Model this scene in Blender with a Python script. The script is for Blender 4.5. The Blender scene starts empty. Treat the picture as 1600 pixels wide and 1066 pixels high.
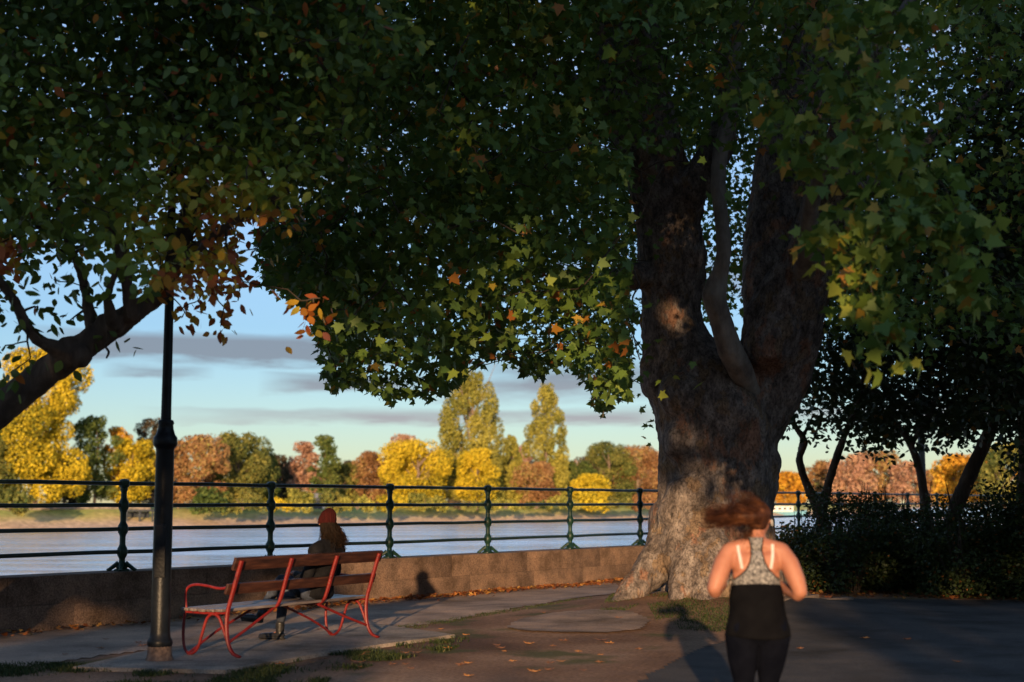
import bpy, bmesh, math, random
import numpy as np
from mathutils import Vector, Matrix
from mathutils.bvhtree import BVHTree
R = math.radians
rng = np.random.default_rng(7)
random.seed(7)

# ---------------------------------------------------------------- camera, sky, sun, exposure
sc = bpy.context.scene
COL = sc.collection
FPX, PW, PH = 2222.0, 1600.0, 1066.0
CAMH, PITCH = 1.5, math.atan(253 / 2222.0)
cam_data = bpy.data.cameras.new("camera")
cam = bpy.data.objects.new("camera", cam_data); COL.objects.link(cam)
cam.location = (0, 0, CAMH); cam.rotation_euler = (R(90) + PITCH, 0, 0)
cam_data.sensor_width = 36; cam_data.lens = 50
cam_data.clip_start = 0.1; cam_data.clip_end = 6000
cam_data.dof.use_dof = True; cam_data.dof.focus_distance = 18.5; cam_data.dof.aperture_fstop = 1.5
sc.camera = cam

SUN_EL, SUN_AZ = R(7.5), R(4.0)          # the sun is low behind the camera; light runs forward and a little to the right
SUNDIR = Vector((math.sin(SUN_AZ) * math.cos(SUN_EL), math.cos(SUN_AZ) * math.cos(SUN_EL), -math.sin(SUN_EL)))
sun_data = bpy.data.lights.new("sun", 'SUN'); sun_data.energy = 4.6; sun_data.angle = R(0.6); sun_data.color = (1.0, 0.66, 0.36)
sun = bpy.data.objects.new("sun", sun_data); COL.objects.link(sun)
sun.rotation_euler = SUNDIR.to_track_quat('-Z', 'Y').to_euler(); sun.location = (-5, -40, 15)
sc.view_settings.view_transform = 'Standard'; sc.view_settings.look = 'None'
sc.view_settings.exposure = 0.75; sc.view_settings.gamma = 1.0
sc.cycles.max_bounces = 6; sc.cycles.diffuse_bounces = 3; sc.cycles.glossy_bounces = 2
sc.cycles.transmission_bounces = 3; sc.cycles.transparent_max_bounces = 6

world = bpy.data.worlds.new("World"); sc.world = world; world.use_nodes = True
SKY_STRENGTH = 0.092


def build_world():
    nt = world.node_tree; N = nt.nodes; L = nt.links
    for n in list(N): N.remove(n)
    out = N.new('ShaderNodeOutputWorld'); bg = N.new('ShaderNodeBackground'); bg.inputs[1].default_value = SKY_STRENGTH
    sky = N.new('ShaderNodeTexSky'); sky.sky_type = 'NISHITA'; sky.sun_disc = False
    sky.sun_elevation = SUN_EL; sky.sun_rotation = R(184); sky.air_density = 1.0; sky.dust_density = 0.15; sky.ozone_density = 2.2
    tc = N.new('ShaderNodeTexCoord'); sp = N.new('ShaderNodeSeparateXYZ'); L.new(tc.outputs['Generated'], sp.inputs[0])

    def M(op, a, b=None, c=None):
        n = N.new('ShaderNodeMath'); n.operation = op
        for i, v in enumerate((a, b, c)):
            if v is None: continue
            if isinstance(v, (int, float)): n.inputs[i].default_value = v
            else: L.new(v, n.inputs[i])
        return n.outputs[0]
    hor = M('SQRT', M('ADD', M('MULTIPLY', sp.outputs[0], sp.outputs[0]), M('MULTIPLY', sp.outputs[1], sp.outputs[1])))
    el = M('MULTIPLY', M('ARCTAN2', sp.outputs[2], hor), 57.2958)       # degrees above the horizon
    az = M('MULTIPLY', M('ARCTAN2', sp.outputs[0], sp.outputs[1]), 57.2958)   # degrees right of the view
    cmb = N.new('ShaderNodeCombineXYZ'); L.new(M('MULTIPLY', az, 0.16), cmb.inputs[0]); L.new(M('MULTIPLY', el, 1.1), cmb.inputs[1])
    nz = N.new('ShaderNodeTexNoise'); nz.inputs['Scale'].default_value = 1.5; nz.inputs['Detail'].default_value = 7; nz.inputs['Roughness'].default_value = 0.58
    L.new(cmb.outputs[0], nz.inputs['Vector'])
    noise = nz.outputs['Fac']
    total = None
    # thin evening cloud streaks: elevation, half thickness, azimuth centre, half width, strength
    for e0, hw, a0, aw, st in ((6.05, .55, -11.5, 8.0, 1.0), (4.75, .38, -6.6, 3.6, .75), (4.9, .75, 2.8, 6.5, .6), (3.42, .3, -1.0, 14, .6),
                               (5.1, .22, -14.0, 2.2, .5), (3.5, .3, 16, 10, .6), (9.0, .8, 6, 9, .4), (13, 1.5, -14, 12, .35), (20, 2.5, 12, 16, .4)):
        d = M('ABSOLUTE', M('DIVIDE', M('SUBTRACT', M('ADD', el, M('MULTIPLY', M('SUBTRACT', noise, .5), .9)), e0), hw))
        b1 = M('SUBTRACT', 1.35, d)
        d2 = M('DIVIDE', M('SUBTRACT', az, a0), aw)
        b2 = M('SUBTRACT', 1.0, M('MULTIPLY', d2, d2))
        v = M('MULTIPLY', M('MINIMUM', b1, b2), st)
        v = M('MAXIMUM', v, 0.0)
        total = v if total is None else M('MAXIMUM', total, v)
    dens = M('MULTIPLY', total, M('MULTIPLY', M('SUBTRACT', noise, .12), 3.2))
    cl = N.new('ShaderNodeClamp'); L.new(dens, cl.inputs[0]); cl.inputs['Max'].default_value = .85
    up = N.new('ShaderNodeMapRange'); up.inputs[1].default_value = 7; up.inputs[2].default_value = 32; L.new(el, up.inputs[0])
    upc = N.new('ShaderNodeMix'); upc.data_type = 'RGBA'; L.new(up.outputs[0], upc.inputs[0]); upc.inputs[6].default_value = (1, 1, 1, 1); upc.inputs[7].default_value = (3.3, 2.35, 1.75, 1)
    # clouds are dusky below and catch warm light on top and lower down
    warm = N.new('ShaderNodeMapRange'); warm.inputs[1].default_value = 5.2; warm.inputs[2].default_value = 3.2; L.new(el, warm.inputs[0])
    cc = N.new('ShaderNodeMix'); cc.data_type = 'RGBA'; L.new(warm.outputs[0], cc.inputs[0])
    cc.inputs[6].default_value = (1.55, 1.72, 2.1, 1); cc.inputs[7].default_value = (2.7, 2.5, 2.7, 1)
    tint = N.new('ShaderNodeMix'); tint.data_type = 'RGBA'; tint.blend_type = 'MULTIPLY'; tint.inputs[0].default_value = 1.0
    tint.inputs[7].default_value = (.82, .91, 1.17, 1); L.new(sky.outputs[0], tint.inputs[6])
    mx = N.new('ShaderNodeMix'); mx.data_type = 'RGBA'; L.new(cl.outputs[0], mx.inputs[0]); L.new(tint.outputs[2], mx.inputs[6]); L.new(cc.outputs[2], mx.inputs[7])
    fin = N.new('ShaderNodeMix'); fin.data_type = 'RGBA'; fin.blend_type = 'MULTIPLY'; fin.inputs[0].default_value = 1; L.new(mx.outputs[2], fin.inputs[6]); L.new(upc.outputs[2], fin.inputs[7]); L.new(fin.outputs[2], bg.inputs[0]); L.new(bg.outputs[0], out.inputs[0])


build_world()

# ---------------------------------------------------------------- helpers
def W(px, py, Y):
    """A point of the place seen at photo pixel (px, py) that lies Y metres in front of the camera."""
    dx, dy = (px - PW / 2) / FPX, (PH / 2 - py) / FPX
    cy = math.cos(PITCH) - dy * math.sin(PITCH); cz = math.sin(PITCH) + dy * math.cos(PITCH)
    t = Y / cy
    return Vector((t * dx, Y, CAMH + t * cz))


def G(px, py, z=0.0):
    dx, dy = (px - PW / 2) / FPX, (PH / 2 - py) / FPX
    cy = math.cos(PITCH) - dy * math.sin(PITCH); cz = math.sin(PITCH) + dy * math.cos(PITCH)
    t = (z - CAMH) / cz
    return Vector((t * dx, t * cy, z))


def hash3(ix, iy, iz, seed=0):
    h = (ix.astype(np.int64) * 374761393 + iy.astype(np.int64) * 668265263 + iz.astype(np.int64) * 2147483647 + seed * 974634777) & 0xFFFFFFFF
    h = ((h ^ (h >> 13)) * 1274126177) & 0xFFFFFFFF
    h = ((h ^ (h >> 16)) * 2246822519) & 0xFFFFFFFF
    return ((h ^ (h >> 15)) & 0xFFFFFF) / float(0xFFFFFF)


def vnoise(p, scale=1.0, seed=0, octaves=3, rough=.5):
    """Smooth value noise in -1..1 at an (n, 3) array of points."""
    p = np.asarray(p, float); out = np.zeros(len(p)); amp = 1.0; tot = 0.0; s = scale
    for o in range(octaves):
        q = p * s + 17.3 * o; i = np.floor(q).astype(np.int64); f = q - i; f = f * f * (3 - 2 * f)
        v = 0
        for dx in (0, 1):
            wx = f[:, 0] if dx else 1 - f[:, 0]
            for dy in (0, 1):
                wy = f[:, 1] if dy else 1 - f[:, 1]
                for dz in (0, 1):
                    wz = f[:, 2] if dz else 1 - f[:, 2]
                    v = v + wx * wy * wz * hash3(i[:, 0] + dx, i[:, 1] + dy, i[:, 2] + dz, seed + o)
        out += amp * (v * 2 - 1); tot += amp; amp *= rough; s *= 2.03
    return out / tot


def link(name, me, mat=None, parent=None):
    o = bpy.data.objects.new(name, me); COL.objects.link(o)
    if mat is not None:
        for m in (mat if isinstance(mat, (list, tuple)) else [mat]): me.materials.append(m)
    if parent is not None: o.parent = parent
    return o


def tag(o, label=None, cat=None, group=None, kind=None):
    if label: o['label'] = label
    if cat: o['category'] = cat
    if group: o['group'] = group
    if kind: o['kind'] = kind
    return o


def empty(name, loc, rz=0, label=None, cat=None, group=None):
    o = bpy.data.objects.new(name, None); COL.objects.link(o); o.location = loc; o.rotation_euler = (0, 0, rz)
    o.empty_display_size = .2
    return tag(o, label, cat, group)


def mesh_from(name, verts, faces, smooth=False):
    me = bpy.data.meshes.new(name); me.from_pydata([tuple(v) for v in verts], [], faces); me.update()
    if smooth: me.polygons.foreach_set('use_smooth', [True] * len(me.polygons))
    return me


def mesh_np(name, verts, corners, sizes, attr=None, smooth=False):
    """verts (n,3); corners flat corner indices; sizes per-face corner counts; attr = dict name -> per-face float."""
    me = bpy.data.meshes.new(name)
    me.vertices.add(len(verts)); me.vertices.foreach_set('co', np.asarray(verts, np.float32).ravel())
    me.loops.add(len(corners)); me.loops.foreach_set('vertex_index', np.asarray(corners, np.int32))
    sizes = np.asarray(sizes, np.int32); st = np.concatenate(([0], np.cumsum(sizes)[:-1])).astype(np.int32)
    me.polygons.add(len(sizes)); me.polygons.foreach_set('loop_start', st); me.polygons.foreach_set('loop_total', sizes)
    if smooth: me.polygons.foreach_set('use_smooth', np.ones(len(sizes), bool))
    for k, v in (attr or {}).items():
        a = me.attributes.new(k, 'FLOAT', 'FACE'); a.data.foreach_set('value', np.asarray(v, np.float32))
    me.update(calc_edges=True); me.validate()
    return me


class MB:
    """Collects boxes, tubes, lathes ... into ONE mesh."""
    def __init__(s): s.v = []; s.f = []
    def add(s, v, f):
        b = len(s.v); s.v += [tuple(p) for p in v]; s.f += [tuple(i + b for i in q) for q in f]
    def box(s, c, size, rot=None, bevel=0.0):
        bm = bmesh.new(); bmesh.ops.create_cube(bm, size=1)
        for v in bm.verts: v.co = Vector((v.co.x * size[0], v.co.y * size[1], v.co.z * size[2]))
        if bevel: bmesh.ops.bevel(bm, geom=list(bm.edges), offset=bevel, segments=2, affect='EDGES', profile=.6)
        m = Matrix.Translation(c) @ (rot.to_4x4() if rot is not None else Matrix.Identity(4))
        bm.verts.ensure_lookup_table()
        s.add([m @ v.co for v in bm.verts], [[v.index for v in f.verts] for f in bm.faces]); bm.free()
    def tube(s, pts, r, n=8, smooth=0, caps=True, flat=1.0, flatdir=None):
        pts = [Vector(p) for p in pts]; rs = list(r) if hasattr(r, '__len__') else [r] * len(pts)
        if smooth:
            P, Q = [], []
            for i in range(len(pts) - 1):
                a = pts[max(i - 1, 0)]; b = pts[i]; c = pts[i + 1]; d = pts[min(i + 2, len(pts) - 1)]
                for k in range(smooth):
                    t = k / smooth
                    P.append(.5 * ((2 * b) + (c - a) * t + (2 * a - 5 * b + 4 * c - d) * t * t + (3 * b - a - 3 * c + d) * t ** 3)); Q.append(rs[i] * (1 - t) + rs[i + 1] * t)
            P.append(pts[-1]); Q.append(rs[-1]); pts, rs = P, Q
        V, F = [], []; ref = None
        for i, p in enumerate(pts):
            t = (pts[min(i + 1, len(pts) - 1)] - pts[max(i - 1, 0)]).normalized()
            if ref is None:
                ref = t.cross(Vector((0, 0, 1)) if abs(t.z) < .9 else Vector((1, 0, 0))).normalized()
            ref = (ref - t * ref.dot(t)).normalized(); o = t.cross(ref)
            if flatdir is not None:
                o = (Vector(flatdir) - t * Vector(flatdir).dot(t)).normalized(); ref = o.cross(t)
            for k in range(n):
                a = 2 * math.pi * k / n
                V.append(p + ref * (math.cos(a) * rs[i]) + o * (math.sin(a) * rs[i] * flat))
        for i in range(len(pts) - 1):
            for k in range(n):
                F.append((i * n + k, i * n + (k + 1) % n, (i + 1) * n + (k + 1) % n, (i + 1) * n + k))
        if caps: F.append(tuple(range(n))[::-1]); F.append(tuple((len(pts) - 1) * n + k for k in range(n)))
        s.add(V, F)
    def lathe(s, prof, n=16, c=(0, 0, 0), sq=0.0):
        V, F = [], []
        for r, z in prof:
            for k in range(n):
                a = 2 * math.pi * k / n
                rr = r
                if sq: rr = r * (1 - sq) + sq * r / max(abs(math.cos(a)), abs(math.sin(a)))
                V.append((c[0] + rr * math.cos(a), c[1] + rr * math.sin(a), c[2] + z))
        for i in range(len(prof) - 1):
            for k in range(n):
                F.append((i * n + k, i * n + (k + 1) % n, (i + 1) * n + (k + 1) % n, (i + 1) * n + k))
        F.append(tuple(range(n))[::-1]); F.append(tuple((len(prof) - 1) * n + k for k in range(n)))
        s.add(V, F)
    def build(s, name, mat, parent=None, smooth=True, angle=40):
        me = mesh_from(name, s.v, s.f, smooth)
        if smooth:
            try: me.set_sharp_from_angle(angle=R(angle))
            except Exception: pass
        return link(name, me, mat, parent)


# ico template for organic shapes
_bm = bmesh.new(); bmesh.ops.create_icosphere(_bm, subdivisions=2, radius=1)
ICO_V = np.array([v.co[:] for v in _bm.verts]); ICO_F = np.array([[v.index for v in f.verts] for f in _bm.faces]); _bm.free()


def organic(name, chains, voxel, smooth_it=4, disp=None, mat=None, parent=None):
    """One continuous surface grown over chains of ellipsoids. chain = [(x,y,z,rx[,ry,rz]), ...]"""
    C_, S_ = [], []
    for ch in chains:
        ch = [tuple(c) if len(c) == 6 else (c[0], c[1], c[2], c[3], c[3], c[3]) for c in ch]
        if len(ch) == 1: C_.append(ch[0][:3]); S_.append(ch[0][3:])
        for a, b in zip(ch[:-1], ch[1:]):
            a = np.array(a, float); b = np.array(b, float)
            d = np.linalg.norm(b[:3] - a[:3]); step = max(min(a[3:].min(), b[3:].min()) * .38, voxel * .8)
            n = max(2, int(d / step) + 1)
            for t in np.linspace(0, 1, n + 1):
                c = a * (1 - t) + b * t; C_.append(c[:3]); S_.append(c[3:])
    C_ = np.array(C_); S_ = np.array(S_); n = len(C_)
    V = (ICO_V[None] * S_[:, None] + C_[:, None]).reshape(-1, 3)
    F = (ICO_F[None] + (np.arange(n) * len(ICO_V))[:, None, None]).reshape(-1, 3)
    me0 = mesh_np(name + "_raw", V, F.ravel(), np.full(len(F), 3))
    o = bpy.data.objects.new(name + "_raw", me0); COL.objects.link(o)
    m = o.modifiers.new('r', 'REMESH'); m.mode = 'VOXEL'; m.voxel_size = voxel
    dg = bpy.context.evaluated_depsgraph_get(); me = bpy.data.meshes.new_from_object(o.evaluated_get(dg))
    bpy.data.objects.remove(o); bpy.data.meshes.remove(me0); me.name = name
    nv = len(me.vertices); co = np.empty(nv * 3, np.float32); me.vertices.foreach_get('co', co); co = co.reshape(-1, 3).astype(float)
    ed = np.empty(len(me.edges) * 2, np.int32); me.edges.foreach_get('vertices', ed); ed = ed.reshape(-1, 2)
    deg = np.bincount(ed.ravel(), minlength=nv)[:, None]
    for _ in range(smooth_it):
        s_ = np.zeros_like(co)
        for k in range(3): s_[:, k] = np.bincount(ed[:, 0], co[ed[:, 1], k], nv) + np.bincount(ed[:, 1], co[ed[:, 0], k], nv)
        co = co * .4 + .6 * s_ / np.maximum(deg, 1)
    me.vertices.foreach_set('co', co.astype(np.float32).ravel()); me.update()
    if disp is not None:
        nr = np.empty(nv * 3, np.float32); me.vertices.foreach_get('normal', nr); nr = nr.reshape(-1, 3)
        co = co + nr * disp(co, nr)[:, None]
        me.vertices.foreach_set('co', co.astype(np.float32).ravel()); me.update()
    me.polygons.foreach_set('use_smooth', np.ones(len(me.polygons), bool))
    return link(name, me, mat, parent)


# ---------------------------------------------------------------- materials
def mat_new(name):
    m = bpy.data.materials.new(name); m.use_nodes = True; nt = m.node_tree
    b = nt.nodes['Principled BSDF']; return m, nt, nt.nodes, nt.links, b


def ramp(N, stops, interp='LINEAR'):
    r = N.new('ShaderNodeValToRGB'); r.color_ramp.interpolation = interp; e = r.color_ramp.elements
    while len(e) > 1: e.remove(e[-1])
    for i, (p, c) in enumerate(stops):
        if i == 0: e[0].position = p; e[0].color = (*c, 1)
        else: q = e.new(p); q.color = (*c, 1)
    return r


def noise_mat(name, stops, scale=5, rough=.8, bump=.2, bump_scale=None, detail=6, stretch=(1, 1, 1), metallic=0, spec=.3, coat=0, bdist=.01):
    m, nt, N, L, b = mat_new(name)
    tc = N.new('ShaderNodeTexCoord'); mp = N.new('ShaderNodeMapping'); mp.inputs['Scale'].default_value = stretch
    L.new(tc.outputs['Object'], mp.inputs[0])
    nz = N.new('ShaderNodeTexNoise'); nz.inputs['Scale'].default_value = scale; nz.inputs['Detail'].default_value = detail; nz.inputs['Roughness'].default_value = .6
    L.new(mp.outputs[0], nz.inputs['Vector'])
    r = ramp(N, stops); L.new(nz.outputs['Fac'], r.inputs[0]); L.new(r.outputs[0], b.inputs['Base Color'])
    b.inputs['Roughness'].default_value = rough; b.inputs['Metallic'].default_value = metallic; b.inputs['Specular IOR Level'].default_value = spec
    if coat: b.inputs['Coat Weight'].default_value = coat; b.inputs['Coat Roughness'].default_value = .2
    if bump:
        n2 = N.new('ShaderNodeTexNoise'); n2.inputs['Scale'].default_value = bump_scale or scale * 4; n2.inputs['Detail'].default_value = 5
        L.new(mp.outputs[0], n2.inputs['Vector'])
        bp = N.new('ShaderNodeBump'); bp.inputs['Strength'].default_value = bump; bp.inputs['Distance'].default_value = bdist
        L.new(n2.outputs['Fac'], bp.inputs['Height']); L.new(bp.outputs[0], b.inputs['Normal'])
    return m


def leaf_mat(name, stops, trans=.35, rough=.5, spec=.3):
    m, nt, N, L, b = mat_new(name)
    at = N.new('ShaderNodeAttribute'); at.attribute_name = 'tint'
    r = ramp(N, stops); L.new(at.outputs['Fac'], r.inputs[0])
    L.new(r.outputs[0], b.inputs['Base Color']); b.inputs['Roughness'].default_value = rough; b.inputs['Specular IOR Level'].default_value = spec
    tr = N.new('ShaderNodeBsdfTranslucent'); L.new(r.outputs[0], tr.inputs[0])
    mx = N.new('ShaderNodeMixShader'); mx.inputs[0].default_value = trans
    L.new(b.outputs[0], mx.inputs[1]); L.new(tr.outputs[0], mx.inputs[2]); L.new(mx.outputs[0], N['Material Output'].inputs[0])
    return m


# ---------------------------------------------------------------- leaves
PALM = np.array([(0, -.04), (.10, .03), (.40, -.06), (.33, .16), (.60, .42), (.30, .42), (.22, .62), (0, 1.0), (-.22, .62), (-.30, .42), (-.60, .42), (-.33, .16), (-.40, -.06), (-.10, .03)])
OVAL = np.array([(0, 0), (.22, .18), (.3, .45), (.18, .75), (0, 1.0), (-.18, .75), (-.3, .45), (-.22, .18)])
KITE = np.array([(0, 0), (.3, .45), (0, 1.0), (-.3, .45)])
TUFT = np.array([(0, 0), (.3, -.1), (.55, .25), (.4, .7), (.05, 1.0), (-.35, .8), (-.5, .3)])


def leaves_mesh(name, pos, size, tint, shape, droop=.6, curl=.25, normals=None, nbias=0.0, rg=None):
    rg = rg or rng
    n = len(pos); pos = np.asarray(pos, float)
    t = rg.normal(size=(n, 3)); t[:, 2] = t[:, 2] * .5 - droop; t /= np.linalg.norm(t, axis=1)[:, None]
    nr = rg.normal(size=(n, 3))
    if normals is not None: nr = nr * (1 - nbias) + normals * nbias * 1.6
    nr -= t * (nr * t).sum(1)[:, None]; nr /= np.linalg.norm(nr, axis=1)[:, None] + 1e-9
    s = np.cross(t, nr); k = len(shape)
    size = np.broadcast_to(np.asarray(size, float), (n,))
    x = shape[None, :, 0] * size[:, None]; y = shape[None, :, 1] * size[:, None]
    c = (rg.random(n) * 1.6 - .6)[:, None] * curl
    z = -c * (np.abs(shape[None, :, 0]) * 1.2 + shape[None, :, 1] ** 2 * .8) * size[:, None]
    V = pos[:, None] + s[:, None] * x[..., None] + t[:, None] * y[..., None] + nr[:, None] * z[..., None]
    return mesh_np(name, V.reshape(-1, 3), np.arange(n * k), np.full(n, k), {'tint': tint})


def in_poly(x, y, poly):
    x = np.asarray(x); y = np.asarray(y); inside = np.zeros(len(x), bool); n = len(poly); j = n - 1
    for i in range(n):
        xi, yi = poly[i]; xj, yj = poly[j]
        c = ((yi > y) != (yj > y)) & (x < (xj - xi) * (y - yi) / ((yj - yi) + 1e-12) + xi)
        inside ^= c; j = i
    return inside


def project(p):
    p = np.asarray(p, float); x, y, z = p[:, 0], p[:, 1], p[:, 2] - CAMH
    d = y * math.cos(PITCH) + z * math.sin(PITCH); u = -y * math.sin(PITCH) + z * math.cos(PITCH)
    return PW / 2 + FPX * x / d, PH / 2 - FPX * u / d


def spray(cent, n, rad, droop=.35, rg=None):
    """n leaf positions round every centre, in hanging sprays."""
    rg = rg or rng
    m = len(cent); d = rg.normal(size=(m, n, 3)); d /= np.linalg.norm(d, axis=2)[..., None]
    r = rg.random((m, n, 1)) ** .5
    ax = rg.normal(size=(m, 1, 3)); ax[..., 2] *= .4; ax /= np.linalg.norm(ax, axis=2)[..., None]
    rad = np.broadcast_to(np.asarray(rad, float), (m,))[:, None, None]
    p = d * r * rad * np.array([1, 1, .62]) + ax * (rg.random((m, n, 1)) - .5) * rad * .9
    p[..., 2] -= droop * rad[..., 0] * r[..., 0] ** 2
    return (cent[:, None] + p).reshape(-1, 3)


def grow(mb, nodes, targets, rmax=.05, rmin=.006, sides=5, sag=.0, jitter=.12):
    """Branches: join every target to the nearest node of what has grown so far, nearest first."""
    NP = np.array([n[:3] for n in nodes], float); NR = np.array([n[3] for n in nodes], float)
    T = np.array(targets, float)
    d0 = np.array([np.min(np.linalg.norm(NP - t, axis=1)) for t in T]); order = np.argsort(d0)
    for i in order:
        t = T[i]; d = np.linalg.norm(NP - t, axis=1); k = int(np.argmin(d + .25 * (NP[:, 2] > t[2] + .5)))
        a = NP[k]; L_ = np.linalg.norm(t - a)
        if L_ < .05: continue
        r0 = min(rmax, NR[k] * .75, .006 + L_ * .012 + .008); r0 = max(r0, rmin)
        ns = max(3, int(L_ / .5) + 2); pts, rs = [], []
        side = rng.normal(size=3); side /= np.linalg.norm(side)
        for q in range(ns + 1):
            u = q / ns
            p = a * (1 - u) + t * u + side * math.sin(u * math.pi) * L_ * .10 + rng.normal(size=3) * jitter * L_ / ns * (0 < q < ns)
            p[2] += math.sin(u * math.pi) * sag * L_
            pts.append(p); rs.append(r0 * (1 - u) + rmin * u)
        mb.tube(pts, rs, sides, caps=False)
        NP = np.vstack([NP, np.array(pts[1:])]); NR = np.concatenate([NR, rs[1:]])


def merge_into(o, mb, mat):
    """Adds the boughs and twigs collected in mb to the wood mesh o, so that a tree's wood is one mesh."""
    bm = bmesh.new(); bm.from_mesh(o.data); vs = [bm.verts.new(v) for v in mb.v]
    k = len(o.data.materials); o.data.materials.append(mat)
    for f in mb.f:
        try: q = bm.faces.new([vs[i] for i in f]); q.material_index = k; q.smooth = True
        except ValueError: pass
    bm.to_mesh(o.data); bm.free()


def smooth_chain(pts, k=4):
    """Catmull-Rom through (x,y,z,r) points."""
    P = [np.array(p, float) for p in pts]; out = []
    for i in range(len(P) - 1):
        a = P[max(i - 1, 0)]; b = P[i]; c = P[i + 1]; d = P[min(i + 2, len(P) - 1)]
        for j in range(k):
            t = j / k; out.append(.5 * (2 * b + (c - a) * t + (2 * a - 5 * b + 4 * c - d) * t * t + (3 * b - a - 3 * c + d) * t ** 3))
    out.append(P[-1]); return [tuple(o) for o in out]


def wchain(pts):
    """(px, py, rpx, Y) -> (x, y, z, r) in metres"""
    return [(*W(px, py, Y), rp / FPX * Y) for px, py, rp, Y in pts]

# unseen trees added behind the camera to block the sun (x, y, crown bottom, crown top, radius) and the hedges (x0, x1, y, height, seed)
BLOCKER_TREES = [(-7.2, -19, 6.1, 18, 7.2), (3.6, -20, 6.2, 19, 7.2), (-19, -19, 3.4, 17, 6.5), (15.5, -19, 2.2, 17, 6.5),
              (-8.7, -17, 3.6, 9, 3.5), (5.4, -17, 3.8, 9, 3.6), (-6.4, -14, 5.7, 12, 4.6), (2.6, -14, 5.5, 12, 4.6)]
BLOCKER_LABELS = ['added sun blocking tree behind viewer, ' + w for w in ('left of the sun gap', 'right of the sun gap', 'low crowned, far left', 'low crowned, far right', 'small one closing the left side of the gap', 'small one closing the right side of the gap', 'young left one in front of the row', 'young right one in front of the row')]
BLOCKER_HEDGES = [(-22, -3.4, -18, 4.25, 401), (-3.4, 1.3, -18, 3.7, 402), (1.3, 22, -18, 5.1, 403)]
BLOCKER_HEDGE_LABELS = {401: 'added sun blocking hedge behind the viewer, long left section', 402: 'lower middle section of the added sun blocking hedge behind the viewer', 403: 'added sun blocking hedge behind the viewer, long right section'}

# ---------------------------------------------------------------- the river edge frame: s along the parapet, t towards the park
P_A, P_B = W(193, 800, 18.35), W(1000, 800, 29.3)
F0 = Vector((P_A.x, P_A.y, 0)); FU = Vector((P_B.x - P_A.x, P_B.y - P_A.y, 0)); POST_STEP = FU.length / 5; FU.normalize()
FN = Vector((FU.y, -FU.x, 0))
FANG = math.atan2(FU.y, FU.x)


def st(s, t, z=0.0):
    return Vector((F0.x + FU.x * s + FN.x * t, F0.y + FU.y * s + FN.y * t, z))


TREE = Vector((2.95, 21.0, 0))


def gh(x, y):
    x = np.atleast_1d(np.asarray(x, float)); y = np.atleast_1d(np.asarray(y, float))
    p = np.stack([x, y, np.zeros_like(x)], 1)
    h = .26 * np.exp(-(((x - 2.8) / 1.9) ** 2 + ((y - 20.6) / 2.2) ** 2))
    h += .05 * np.exp(-(((x - 1.0) / 1.2) ** 2 + ((y - 18.2) / 1.4) ** 2))
    h += .022 * vnoise(p, .5, 3, 2) + .008 * vnoise(p, 2.6, 5, 3) + .004 * vnoise(p, 9, 8, 2)
    fl = np.clip((np.hypot(x + 2.2, y - 14.6) - 1.5) / 1.5, 0, 1)
    return h * (0.15 + .85 * fl)


def gz(x, y): return float(gh([x], [y])[0])


# materials of the ground
def ground_material():
    m, nt, N, L, b = mat_new('earth')
    tc = N.new('ShaderNodeTexCoord')
    big = N.new('ShaderNodeTexNoise'); big.inputs['Scale'].default_value = .55; big.inputs['Detail'].default_value = 6; L.new(tc.outputs['Object'], big.inputs['Vector'])
    fine = N.new('ShaderNodeTexNoise'); fine.inputs['Scale'].default_value = 22; fine.inputs['Detail'].default_value = 6; fine.inputs['Roughness'].default_value = .7; L.new(tc.outputs['Object'], fine.inputs['Vector'])
    r1 = ramp(N, [(.33, (.13, .07, .042)), (.52, (.29, .17, .105)), (.7, (.42, .27, .175))]); L.new(big.outputs['Fac'], r1.inputs[0])
    r2 = ramp(N, [(.3, (.45, .43, .42)), (.6, (1.0, 1.0, 1.0)), (.78, (1.35, 1.3, 1.25))]); L.new(fine.outputs['Fac'], r2.inputs[0])
    mul = N.new('ShaderNodeMix'); mul.data_type = 'RGBA'; mul.blend_type = 'MULTIPLY'; mul.inputs[0].default_value = 1
    L.new(r1.outputs[0], mul.inputs[6]); L.new(r2.outputs[0], mul.inputs[7])
    # mossy patches
    ms = N.new('ShaderNodeTexNoise'); ms.inputs['Scale'].default_value = .9; ms.inputs['Detail'].default_value = 7
    mp = N.new('ShaderNodeMapping'); mp.inputs['Location'].default_value = (31, 7, 0); L.new(tc.outputs['Object'], mp.inputs[0]); L.new(mp.outputs[0], ms.inputs['Vector'])
    r3 = ramp(N, [(.56, (0, 0, 0)), (.66, (.75, .75, .75))]); L.new(ms.outputs['Fac'], r3.inputs[0])
    mg = N.new('ShaderNodeMix'); mg.data_type = 'RGBA'; L.new(r3.outputs[0], mg.inputs[0]); L.new(mul.outputs[2], mg.inputs[6]); mg.inputs[7].default_value = (.055, .075, .02, 1)
    L.new(mg.outputs[2], b.inputs['Base Color']); b.inputs['Roughness'].default_value = .95; b.inputs['Specular IOR Level'].default_value = .15
    bp = N.new('ShaderNodeBump'); bp.inputs['Strength'].default_value = .7; bp.inputs['Distance'].default_value = .025; L.new(fine.outputs['Fac'], bp.inputs['Height']); L.new(bp.outputs[0], b.inputs['Normal'])
    return m


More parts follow.
